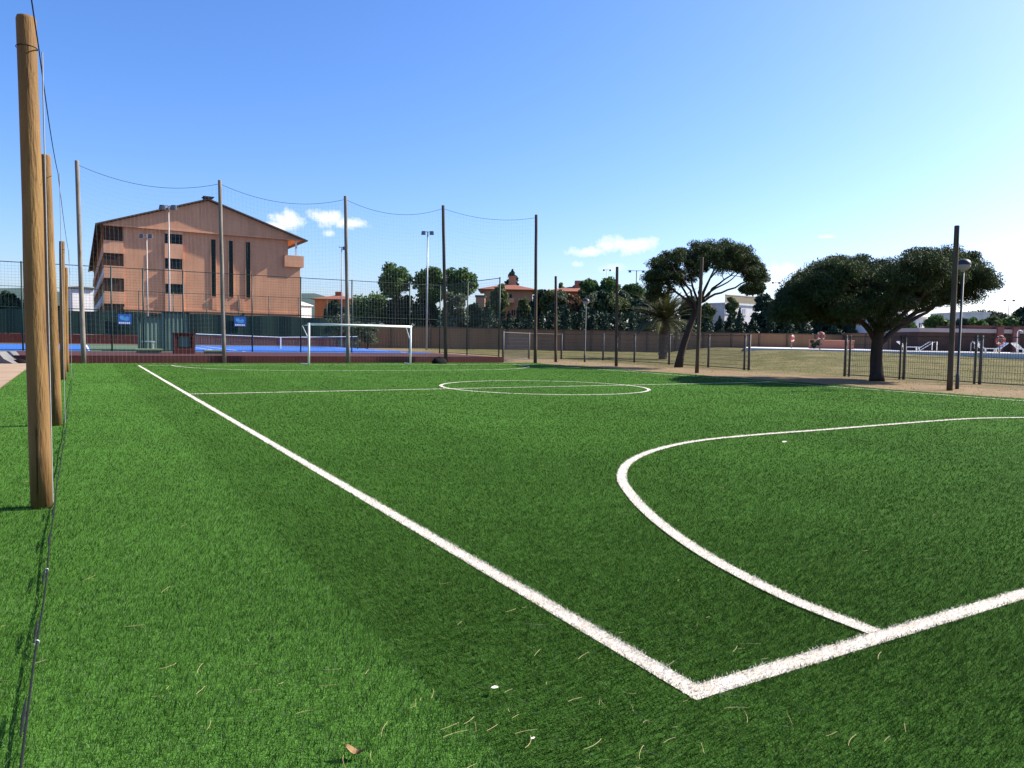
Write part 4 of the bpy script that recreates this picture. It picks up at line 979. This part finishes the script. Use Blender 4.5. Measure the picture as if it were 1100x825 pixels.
# ------------------------------------------------------------------ hills
def ridge(P0, P1, hs, depth, seed):
    n = len(hs); V_ = []; r = np.random.default_rng(seed)
    m_ = MB()
    for j, f in enumerate((0, .5, 1.0, 1.6)):
        for i in range(n):
            p = P0+(P1-P0)*i/(n-1); q = FW*depth*f
            V_.append((p[0]+q[0], p[1]+q[1], hs[i]*(0 if f == 0 else .7 if f == .5 else 1 if f == 1 else .4)-1*(f == 0)))
    return np.array(V_), np.array([(j*n+i, j*n+i+1, (j+1)*n+i+1, (j+1)*n+i) for j in range(3) for i in range(n-1)])
hp = [(-320, 318), (-200, 312), (-100, 308), (-30, 310), (8, 309.5), (30, 309), (60, 313), (100, 318), (160, 325), (240, 325), (300, 316), (325, 315), (338, 315), (352, 319), (375, 322), (420, 328), (520, 340), (640, 352), (800, 356)]
D_ = 700
pts = np.array([at_depth(px, py, D_) for px, py in hp])
V_ = []
for f, g_ in ((-.35, -.02), (-.15, .62), (0, 1), (.4, .5)):
    for p in pts: q = FW*D_*f; V_.append((p[0]+q[0], p[1]+q[1], max(-1, p[2]*g_)))
n = len(pts)
struct(mesh_np('hills', np.array(V_), np.array([(j*n+i, j*n+i+1, (j+1)*n+i+1, (j+1)*n+i) for j in range(3) for i in range(n-1)]), hill_mat, smooth=True))

# ------------------------------------------------------------------ trees
def leaf_quads(cen, size, r, aspect=.6, upbias=0.0):
    n = len(cen); a = r.normal(size=(n, 3)); a[:, 2] += upbias; a /= np.linalg.norm(a, axis=1)[:, None]
    b = np.cross(a, r.normal(size=(n, 3))); b /= np.linalg.norm(b, axis=1)[:, None]+1e-9
    s = size*r.uniform(.6, 1.35, n)[:, None]
    u = a*s*.5; w = b*s*.5*aspect
    V = np.stack([cen-u, cen+w*1.0-u*.1, cen+u, cen-w+u*.1], 1).reshape(-1, 3)
    return V, np.arange(n*4).reshape(n, 4)
def crown(name, clusters, per, size, m_, parent, seed, aspect=.6, upbias=0.0, shell=.45):
    r = np.random.default_rng(seed); cs = []
    for c in clusters:
        cx, cy, cz, rx, ry, rz = c[:6]
        n = max(8, int(per*(c[6] if len(c) > 6 else 1)))
        d = r.normal(size=(n, 3)); d /= np.linalg.norm(d, axis=1)[:, None]; q = r.random(n)[:, None]**shell
        cs.append(np.array([cx, cy, cz])+d*q*np.array([rx, ry, rz]))
    V, Fc = leaf_quads(np.concatenate(cs), size, r, aspect, upbias)
    return mesh_np(name, V, Fc, m_, parent)
def limb(mb_, a, b, r0, r1, r, wob=.08, n=6):
    a = Vector(a); b = Vector(b); L = (b-a).length; pts = []
    for i in range(n+1):
        t = i/n; p = a.lerp(b, t); s = math.sin(PI*t)
        p += Vector((r.normal()*wob*L*s*.5, r.normal()*wob*L*s*.5, wob*L*s*.6)); pts.append(p)
    mb_.tube(pts, [r0+(r1-r0)*i/n for i in range(n+1)], 7)
    return pts

# --- pines traced as volumes: crown envelope in elevation, depth like a disc
def interp(T, x): return float(np.interp(x, [p[0] for p in T], [p[1] for p in T]))
def pine(label, base_px, d, trunk_path, top, bot, limbs, n_cl, per, size, trunk_r, seed, depth_r, rad_rng=(.4, .75), limb_k=.62):
    B = at_ground(*base_px); z0 = tz(B[0], B[1]); o = thing('umbrella_pine', label, 'pine tree', (B[0], B[1], z0)); O = np.array(o.location)
    r = np.random.default_rng(seed); P = lambda px, py, off=0: Vector(at_depth(px, py, d+off)-O)
    mb_ = MB(); path = [Vector((0, 0, -.1))]+[P(*p) for p in trunk_path]
    mb_.tube(path, trunk_r, 14)
    x0, x1 = top[0][0], top[-1][0]; xc = (x0+x1)/2; hw = (x1-x0)/2
    cl = []
    k = 0
    masses = [(r.uniform(x0+4, x1-4), r.uniform(-1, 1), r.uniform(-3.5, 5.5)) for _ in range(max(14, n_cl//7))]
    while len(cl) < n_cl and k < 20*n_cl:
        k += 1
        mpx, mo, mdy = masses[r.integers(len(masses))]
        px = mpx+r.normal()*.38*F/d; t = (px-xc)/hw; dep = depth_r*math.sqrt(max(.05, 1-t*t))
        ta, ba = interp(top, px), interp(bot, px)
        if ba-ta < 3 or not x0+1 < px < x1-1: continue
        off = float(np.clip(mo*dep+r.normal()*.4, -dep, dep)); e = 1-.35*(off/dep)**2
        rr = r.uniform(*rad_rng)
        my = ta+rr*F/d*.55
        py = my+mdy+(max(0, ba-rr*F/d*.35-my))*r.random()**1.25*e + (1-e)*8
        c = P(px, py, off); cl.append((c.x, c.y, c.z, rr, rr, rr*.62))
    tips = []
    for (s, path_px) in limbs:
        pts = [path[min(s, len(path)-1)]]+[P(*q) for q in path_px]
        rad = [trunk_r[min(s, len(trunk_r)-1)]*limb_k*(1-.75*i/(len(pts)-1)) for i in range(len(pts))]
        # subdivide for a crooked look
        fine = []; fr = []
        for i in range(len(pts)-1):
            for t in (0, .33, .66):
                q = pts[i].lerp(pts[i+1], t); w = .05*(1 if t else 0)
                fine.append(q+Vector((r.normal()*w, r.normal()*w, r.normal()*w))); fr.append(rad[i]+(rad[i+1]-rad[i])*t)
        fine.append(pts[-1]); fr.append(rad[-1])
        mb_.tube(fine, fr, 8); tips += list(zip(fine[2:], fr[2:]))
    for c in cl:
        c3 = Vector(c[:3]); a, rad = min(tips, key=lambda q: (q[0]-c3).length+(2 if q[0].z > c3.z+.5 else 0))
        limb(mb_, a, c3, min(rad*.6, .05), .012, r, .1, 4)
    mb_.build('trunk', bark, o, True)
    crown('crown', cl, per, size, fol_pine, o, seed+1, .2, .7, .6)
    return o
pine('large dark umbrella pine with a wide crown on the dry verge at the right', (942, 408.5), 31,
     [(941.5, 400), (941, 385), (942, 370), (944, 358), (946, 349)],
     [(838, 326), (850, 304), (866, 288), (886, 275), (915, 273), (950, 269), (985, 269), (1005, 267), (1025, 263), (1044, 269), (1056, 288), (1069, 303)],
     [(838, 331), (852, 340), (868, 344), (890, 351), (915, 357), (935, 357), (960, 349), (985, 334), (1010, 323), (1040, 322), (1058, 318), (1069, 310)],
     [(3, [(930, 350), (910, 335, -1), (880, 320, -1.5), (855, 318, -1)]), (4, [(925, 335, 1), (905, 305, 2), (890, 290, 2.4)]), (5, [(940, 325), (930, 300, -1), (925, 285, -2)]), (5, [(955, 325, -.5), (965, 300, -1.5), (975, 280, -2)]),
      (4, [(965, 345), (985, 335, .5), (1010, 325, .5), (1040, 312, 0), (1055, 300)]), (4, [(960, 345, -1), (985, 325, -2), (1010, 300, -2.4), (1030, 280, -2)]), (3, [(965, 352, 1), (995, 336, 2.2), (1025, 318, 2.6)])],
     430, 700, .15, [.32, .26, .235, .22, .21, .21, .20], 11, 3.7)
pine('leaning umbrella pine with an open fan of branches behind the sunlit pole', (728.5, 394), 42.6,
     [(731, 383), (735, 368), (741, 350), (747, 335), (750, 326)],
     [(690, 318), (694, 290), (705, 272), (720, 263), (742, 258), (770, 257), (795, 260), (807, 268), (818, 281), (823, 292)],
     [(690, 326), (697, 330), (705, 322), (715, 312), (735, 303), (755, 297), (775, 292), (792, 293), (803, 302), (815, 308), (823, 299)],
     [(4, [(732, 318), (715, 305, -1), (700, 305, -1.2), (696, 315, -1)]), (4, [(735, 312, 1), (722, 290, 1.8), (712, 278, 2)]), (5, [(744, 308), (738, 285, -1), (735, 270, -1.5)]), (5, [(754, 305, .5), (757, 280, 1.2), (760, 267, 1.6)]),
      (5, [(760, 305, -.8), (772, 285, -1.8), (780, 272, -2)]), (5, [(765, 310), (785, 296, 0), (802, 282, .5)]), (5, [(768, 316), (790, 309, .6), (808, 298, .8), (817, 290, .8)]), (4, [(742, 312, -1), (728, 295, -2), (718, 280, -2.2)]), (5, [(752, 300, 1.5), (745, 280, 2.2)]), (5, [(762, 300, 1.6), (776, 285, 2.3)]), (5, [(762, 314, -1), (782, 303, -1.8), (797, 290, -2)])],
     250, 330, .17, [.27, .215, .19, .18, .175, .17, .155], 23, 2.9, (.28, .56), .45)

# --- palm
B = at_ground(712, 385.5); z0 = tz(B[0], B[1]); pm_ = thing('palm_tree', 'bushy palm with a thick short trunk on the dry grass', 'palm', (B[0], B[1], z0))
d = 62.4; ztop = zpx(711, 347, d)-z0
m = MB(); m.tube([(0, 0, -.1), (.02, 0, .4), (0, 0, 1.4), (-.04, 0, ztop-.2), (-.04, 0, ztop+.25)], [.38, .33, .30, .36, .28], 14)
for k in range(60):
    a = k*2.4; z = .3+(ztop-.3)*k/60; m.tube([(.28*math.cos(a), .28*math.sin(a), z), (.38*math.cos(a), .38*math.sin(a), z+.14)], [.08, .03], 5)
m.build('trunk', palm_bark, pm_)
r = np.random.default_rng(4); LV = []; LF = []; m = MB()
for k in range(76):
    az = k*2.399; el = math.radians(r.uniform(-5, 66)) if k > 8 else math.radians(r.uniform(50, 85)); L = r.uniform(3.0, 4.0)
    p = Vector((-.04, 0, ztop+.1)); dirv = Vector((math.cos(az)*math.cos(el), math.sin(az)*math.cos(el), math.sin(el))); pts = [p.copy()]
    n = 14
    for i in range(n):
        p = p+dirv*(L/n); pts.append(p.copy()); dirv = (dirv+Vector((0, 0, -.048-.03*r.random()))).normalized()
    m.tube(pts, [.03*(1-.8*i/n) for i in range(n+1)], 4)
    for i in range(2, n+1):
        t = (pts[i]-pts[i-1]).normalized(); side = t.cross(Vector((0, 0, 1))).normalized()
        ll = .52*math.sin(PI*(i/n)**.7*.95+.12)+.08
        for sgn in (-1, 1):
            for q in (0, .33, .66):
                b0 = pts[i]-t*(L/n)*q; tip = b0+(side*sgn*.75+t*.75+Vector((0, 0, .18-.35*r.random()))).normalized()*ll
                w = t*.046; base = len(LV); LV += [tuple(b0-w), tuple(b0+w), tuple(tip)]; LF.append((base, base+1, base+2))
m.build('frond_stem', fol_olive, pm_)
mesh_np('fronds', np.array(LV), np.array(LF), fol_palm, pm_)

# --- background trees
def tree(name, label, px, d, py_top, w_px, py_bot, fm, seed, kind='round', group=None, cat='tree', leaf=.36, per=230, ncl=32, base_py=None, trunk_m=None):
    s = d/F; c = at_depth(px, 365, d); z0 = tz(c[0], c[1]); o = thing(name, label, cat, (c[0], c[1], z0), -YAW, group)
    H = zpx(px, py_top, d)-z0; zb_ = max(.0, zpx(px, py_bot, d)-z0); W_ = w_px*s; r = np.random.default_rng(seed); cl = []
    mb_ = MB()
    if kind == 'cypress':
        n = ncl
        for i in range(n):
            t = (i+.5)/n; rad = W_/2*(math.sin(PI*min(1, .18+t*.82))**.7)*(1-.35*t)
            a = r.uniform(0, 6.28); cl.append((rad*.35*math.cos(a), rad*.35*math.sin(a), zb_+(H-zb_)*t, rad*.75, rad*.75, (H-zb_)/n*1.6))
        mb_.tube([(0, 0, -.1), (0, 0, H*.8)], [.13, .03], 7); up = 1.1
    elif kind == 'flat':
        for i in range(ncl):
            a = r.uniform(0, 6.28); q = math.sqrt(r.random()); cl.append((W_/2*.8*q*math.cos(a), W_/2*.8*q*math.sin(a), H-(H-zb_)*(.3+.4*r.random()), W_*.16, W_*.16, (H-zb_)*.3))
        up = .4
    else:
        hh = (H-zb_)/2
        for i in range(ncl):
            v = r.normal(size=3); v /= np.linalg.norm(v); q = r.uniform(.35, .8)
            if kind == 'column': wz = 1.0; wx = .62 if v[2] < 0 else .75
            else: wz = 1.0; wx = .75
            rr = W_*r.uniform(.14, .24); cl.append((v[0]*q*W_/2*wx/.75, v[1]*q*W_/2*wx/.75, zb_+hh+v[2]*q*hh*.95, rr, rr, min(rr*.9, hh*.5)))
        up = .3
    if kind != 'cypress':
        tr_ = max(.1, W_*.035); f0 = Vector((r.normal()*.2, r.normal()*.2, zb_+(H-zb_)*.25))
        mb_.tube([(0, 0, -.1), (r.normal()*.08, r.normal()*.08, f0.z*.5), f0], [tr_*1.3, tr_, tr_*.8], 8)
        for c_ in cl[::2]: limb(mb_, f0, c_[:3], tr_*.5, .02, r, .1, 4)
    mb_.build('trunk', trunk_m or bark, o, True)
    crown('crown', cl, per, leaf, fm, o, seed+500, .6, up, .5)
    return o
TB = 'background trees'
# left side behind the courts
tree('dark_tree', 'dark round tree at the left edge behind the windscreen', 2, 92, 319, 34, 350, fol_dark, 31, 'round', TB)
tree('dark_tree', 'dark tree with a pointed top left of the nearest timber pole', 9, 100, 309, 22, 345, fol_dark, 32, 'column', TB)
tree('dark_tree', 'dark broad tree partly hidden by the nearest timber pole', 26, 90, 324, 36, 350, fol_dark, 33, 'round', TB)
tree('dark_tree', 'dark tree between the left timber poles', 52, 96, 328, 34, 352, fol_dark, 34, 'round', TB)
tree('shrub', 'dark green shrub below the loggias at the left corner of the salmon building', 118, 84.5, 335, 20, 352, fol_dark, 35, 'round', None, 'shrub', .25, 140, 14)
tree('shrub', 'small green bush against the salmon wall right of the second pole', 262, 90, 333, 10, 350, fol_dark, 36, 'round', None, 'shrub', .2, 120, 10)
tree('shrub', 'small green bush against the salmon wall below the first slit window', 233, 90, 334, 9, 350, fol_dark, 37, 'round', None, 'shrub', .2, 120, 10)
# behind the goal
tree('garden_tree', 'olive green tree right of the brown tiled house', 398, 88, 315, 46, 352, fol_mid, 41, 'round', TB)
tree('garden_tree', 'dark bushy tree in front of the brown tiled house', 362, 92, 322, 28, 350, fol_dark, 42, 'round', TB)
tree('olive_bush', 'pale grey green bush behind the left half of the goal', 372, 76, 335, 46, 373, fol_grey, 43, 'round', None, 'bush', .2, 190, 26)
tree('olive_bush', 'pale grey green bush seen through the middle of the goal', 394, 75.5, 338, 26, 376, fol_grey, 44, 'round', None, 'bush', .2, 150, 18)
tree('clipped_tree', 'tall tree with a rounded bright green top above the right goal post', 424.5, 86, 281, 38, 322, fol_mid, 45, 'round', TB, per=230)
tree('garden_tree', 'dark foliage mass below the round topped tree behind the goal', 428, 88, 306, 36, 378, fol_dark, 46, 'column', TB, per=220)
tree('clipped_tree', 'broad tall tree with a clipped top left of the dark net pole', 461, 87, 283, 36, 330, fol_mid, 47, 'round', TB, per=230)
tree('clipped_tree', 'broad tall tree right of the dark net pole with an uneven top', 494, 88, 284, 40, 325, fol_mid, 48, 'round', TB, per=230)
tree('garden_tree', 'dark tall foliage mass behind the floodlight right of the goal', 455, 89, 310, 42, 376, fol_dark, 49, 'column', TB, per=240)
tree('garden_tree', 'grey green tree behind the net right of the dark net pole', 487, 85, 308, 34, 360, fol_grey, 50, 'column', TB, per=170)
tree('garden_tree', 'dark green tree left of the salmon villa', 509, 86.5, 318, 22, 362, fol_dark, 51, 'column', TB)
# villa garden
tree('garden_tree', 'pale leafy tree in front of the salmon villa', 536, 92, 299, 24, 350, fol_olive, 52, 'column', TB, per=110)
tree('garden_tree', 'yellow green young tree at the right corner of the villa', 562, 93, 316, 16, 350, fol_olive, 53, 'column', TB, per=110)
tree('dark_conifer', 'dark spiky conifer rising behind the villa chimney', 549, 128, 291, 18, 312, fol_dark, 54, 'cypress', TB, ncl=14)
tree('garden_tree', 'green tree between the net pole and the reddish villa', 589, 98, 304, 26, 350, fol_olive, 55, 'round', TB)
tree('garden_tree', 'rusty brown tree in front of the reddish villa', 613, 97, 312, 26, 350, fol_brown, 56, 'column', TB, per=110)
tree('garden_tree', 'pale flowering shrub tree beside the smaller globe lamp', 634, 96, 311, 24, 350, fol_grey, 57, 'column', TB, per=110)
tree('poplar', 'slender tree with a tufted top above the reddish villa', 602, 118, 299, 9, 318, fol_mid, 58, 'round', TB, ncl=10)
tree('poplar', 'slim green tree left of the row of clipped tops', 617, 120, 300, 10, 325, fol_mid, 59, 'column', TB, ncl=12)
tree('clipped_tree', 'green clipped tree top left of the pole beside the palm', 632, 100, 299, 22, 325, fol_mid, 60, 'round', TB)
tree('clipped_tree', 'green clipped tree top directly behind the pole beside the palm', 652, 100, 298, 24, 322, fol_mid, 61, 'round', TB)
tree('clipped_tree', 'green clipped tree top under the two lamp floodlight mast', 677, 101, 303, 26, 328, fol_mid, 62, 'round', TB)
tree('garden_tree', 'olive foliage behind the pole beside the palm', 660, 96, 312, 34, 352, fol_olive, 63, 'column', TB, per=170)
for px_, d_, top_, w_, fm_, sd_, lab_ in [(576, 99, 306, 22, fol_dark, 91, 'dark leafy tree rising behind the rightmost tall net pole'), (601, 96, 309, 24, fol_grey, 92, 'grey green tree behind the short side pole'),
        (624, 99, 304, 22, fol_olive, 93, 'olive tree rising left of the smaller globe lamp'), (644, 97, 305, 24, fol_dark, 94, 'dark leafy tree rising right of the smaller globe lamp'), (668, 98, 306, 24, fol_grey, 95, 'pale grey green tree right of the pole beside the palm'),
        (699, 99, 309, 26, fol_olive, 96, 'tall olive tree above the left palm fronds'), (738, 99, 315, 26, fol_dark, 97, 'dark leafy tree behind the leaning pine trunk'), (525, 97, 322, 16, fol_mid, 98, 'small leafy tree hiding the left corner of the salmon villa')]:
    tree('garden_tree', lab_, px_, d_, top_, w_, 352, fm_, sd_, 'column', TB, per=190)
tree('garden_tree', 'dark foliage left of the palm fronds', 688, 94, 318, 30, 355, fol_dark, 64, 'column', TB, per=170)
tree('garden_tree', 'grey green foliage behind the palm', 715, 96, 324, 36, 362, fol_grey, 65, 'column', TB)
tree('garden_tree', 'olive tree right of the leaning pine trunk', 756, 95, 320, 22, 355, fol_olive, 66, 'round', TB)
tree('garden_tree', 'tree in front of the windows of the white railed house', 785, 92, 315, 14, 350, fol_olive, 67, 'column', TB, per=120)
tree('far_pine', 'dark flat topped pine behind the white railed house', 807, 120, 302, 30, 318, fol_pine, 68, 'flat', TB)
tree('garden_tree', 'dark tall tree at the right end of the white railed house', 819, 91, 310, 26, 360, fol_dark, 69, 'column', TB, per=200)
tree('garden_tree', 'mid green tree with pale stems left of the large pine', 838, 91, 314, 26, 358, fol_mid, 70, 'column', TB, per=170)
tree('garden_tree', 'grey green tree behind the left edge of the large pine', 858, 90, 322, 22, 358, fol_olive, 71, 'column', TB, per=140)
tree('garden_tree', 'dark tree below the left part of the large pine crown', 888, 89, 336, 34, 362, fol_dark, 72, 'round', TB)
tree('garden_tree', 'olive tree behind the middle of the large pine', 914, 88, 330, 26, 362, fol_olive, 73, 'column', TB, per=140)
tree('garden_tree', 'dark tree behind the trunk of the large pine', 948, 86, 334, 40, 364, fol_dark, 74, 'round', TB)
tree('garden_tree', 'leafy tree behind the right limbs of the large pine', 972, 78, 340, 22, 366, fol_mid, 75, 'round', TB)
tree('shrub', 'bright green shrub above the brick wall left of the tall pole', 1005, 76, 340, 28, 360, fol_mid, 76, 'round', None, 'shrub')
tree('shrub', 'dark shrub on the brick pool house roof line near the globe lamp', 1036, 80, 343, 26, 356, fol_dark, 77, 'round', None, 'shrub')
for k, (px, fm, w_, top_) in enumerate([(1050, fol_mid, 22, 340), (1066, fol_olive, 22, 338), (1083, fol_mid, 22, 340), (1099, fol_dark, 24, 335), (1114, fol_mid, 24, 338)]):
    tree('hedge_shrub', ['bright green shrub right of the globe lamp post', 'olive shrub above the left brick pilaster', 'green shrub between the two brick pilasters', 'dark shrub at the right edge above the parapet', 'green shrub beyond the right edge'][k], px, 78, top_, w_, 358, fm, 80+k, 'round', 'shrubs over the pool house', 'shrub', .3, 150, 18)
tree('dark_tree', 'far dark tree line lump at the right edge of the picture', 1100, 130, 328, 30, 350, fol_dark, 86, 'round', TB)
tree('dark_tree', 'far dark tree behind the right tip of the large pine', 1058, 130, 333, 44, 350, fol_dark, 87, 'round', TB)
tree('shrub', 'dark bush against the low salmon wall on the pool terrace', 876, 69, 364.5, 12, 374, fol_dark, 88, 'round', None, 'shrub', .18, 90, 8)
hedge = thing('hedge', 'continuous dark evergreen hedge behind the beige wall', 'hedge', (*at_depth(700, 365, 92)[:2], 0), -YAW)
rh = np.random.default_rng(77); hc = []
for k in range(150):
    px = 466+474*k/149+rh.normal()*2; d = 91+rh.normal()*.7; p_ = at_depth(px, 365, d); tp = zpx(px, interp([(466, 350), (500, 342), (560, 343), (600, 337), (690, 338), (720, 348), (760, 350), (800, 349), (830, 344), (860, 350), (940, 352)], px)+rh.normal()*2.2, d)
    v_ = (p_[:2]-np.array(hedge.location)[:2]); lx, ly = float(v_@RT), float(v_@FW)
    for z in np.arange(.6, tp, .9): hc.append((lx, ly+rh.normal()*.2, z, .75, .7, .75))
crown('foliage', hc, 34, .42, fol_dark, hedge, 78, .6, .2, .5)
mb_ = MB()
for k in range(0, 150, 5):
    p_ = at_depth(466+474*k/149, 365, 91); v_ = (p_[:2]-np.array(hedge.location)[:2]); mb_.tube([(float(v_@RT), float(v_@FW), -.1), (float(v_@RT), float(v_@FW), 2.6)], .07, 6)
mb_.build('stems', bark, hedge)
# cypress row behind the wall
cyp = [(482, 333, 15), (496, 336, 15), (512, 330, 16), (524, 326, 20), (546, 334, 15), (556, 338, 14), (568, 335, 15), (581, 334, 15), (594, 326, 16), (608, 330, 16), (623, 333, 15), (637, 335, 15), (650, 337, 14), (664, 338, 15),
       (678, 337, 15), (694, 335, 15), (726, 337, 16), (742, 339, 16), (758, 338, 15), (772, 339, 15), (783, 338, 14), (794, 331, 11), (808, 340, 15), (826, 339, 16), (846, 340, 16), (864, 345, 16), (880, 344, 15), (896, 346, 16), (912, 346, 16), (930, 347, 16)]
names_ = {482: 'left of the clipped trees', 496: 'under the grey green tree', 512: 'at the left corner of the villa', 524: 'widest, in front of the villa wing', 546: 'below the villa window', 556: 'under the villa porch', 568: 'right corner of the villa',
          581: 'directly behind the rightmost tall net pole', 594: 'tall one right of the tall net pole', 608: 'right of the short side pole', 623: 'left of the smaller globe lamp', 637: 'right of the smaller globe lamp', 650: 'left of the pole beside the palm',
          664: 'behind the pole beside the palm', 678: 'right of the pole beside the palm', 694: 'behind the left palm fronds', 726: 'behind the right palm fronds', 742: 'behind the leaning pine trunk', 758: 'right of the sunlit side pole',
          772: 'below the left shutter of the white house', 783: 'between the shutters of the white house', 794: 'narrow pointed one on the white house wall', 808: 'right of the narrow pointed one', 826: 'below the dark tall tree', 846: 'above the first life ring',
          864: 'left of the second life ring', 880: 'behind the second life ring', 896: 'above the low salmon wall', 912: 'above the right end of the salmon wall', 930: 'left of the large pine trunk'}
for k, (px, py, w_) in enumerate(cyp):
    tree('cypress', 'dark clipped cypress behind the beige wall, '+names_[px], px, 86+(k % 3), py+(k*7 % 5)*.6, w_*1.5, 372, fol_dark, 200+k, 'cypress', 'cypress row behind the beige wall', 'cypress', .24, 105, 16)

# ------------------------------------------------------------------ dry grass on the verge and the bank
r = np.random.default_rng(9); n = 52000
x = r.uniform(21, 62, n); y = r.uniform(2, 60, n)
clump = np.sin(x*1.7+np.sin(y*1.1)*2)*np.sin(y*1.5+1.7*np.sin(x*.6)) + r.normal(0, .5, n)
dd = np.hypot(x-CAM[0], y-CAM[1])
keep = (clump > np.where(x < 29, .75, .05)) & (x > right_edge(y)+.05) & (np.abs((x-CAM[0])*RT[0]+(y-CAM[1])*RT[1]) < .75*((x-CAM[0])*FW[0]+(y-CAM[1])*FW[1])) & ((x-CAM[0])*FW[0]+(y-CAM[1])*FW[1] < 60)
x, y, dd = x[keep], y[keep], dd[keep]
P3 = np.stack([x, y, terrain(x, y)-.01], -1)
rng = np.random.default_rng(12)
BV, BF = blade_mesh(P3, r.uniform(.03, .10, len(x)), .012*np.maximum(1, dd/35), (0, 0))
o = mesh_np('dry_grass', BV, BF, mat('dry_blade', (0.1224, 0.1162, 0.0330), (0.1944, 0.1613, 0.0660), .6, .85, transl=.2, island=.35))
tag(o, 'sparse dry grass on the verge and the bank behind the mesh fence', 'grass', kind='stuff')
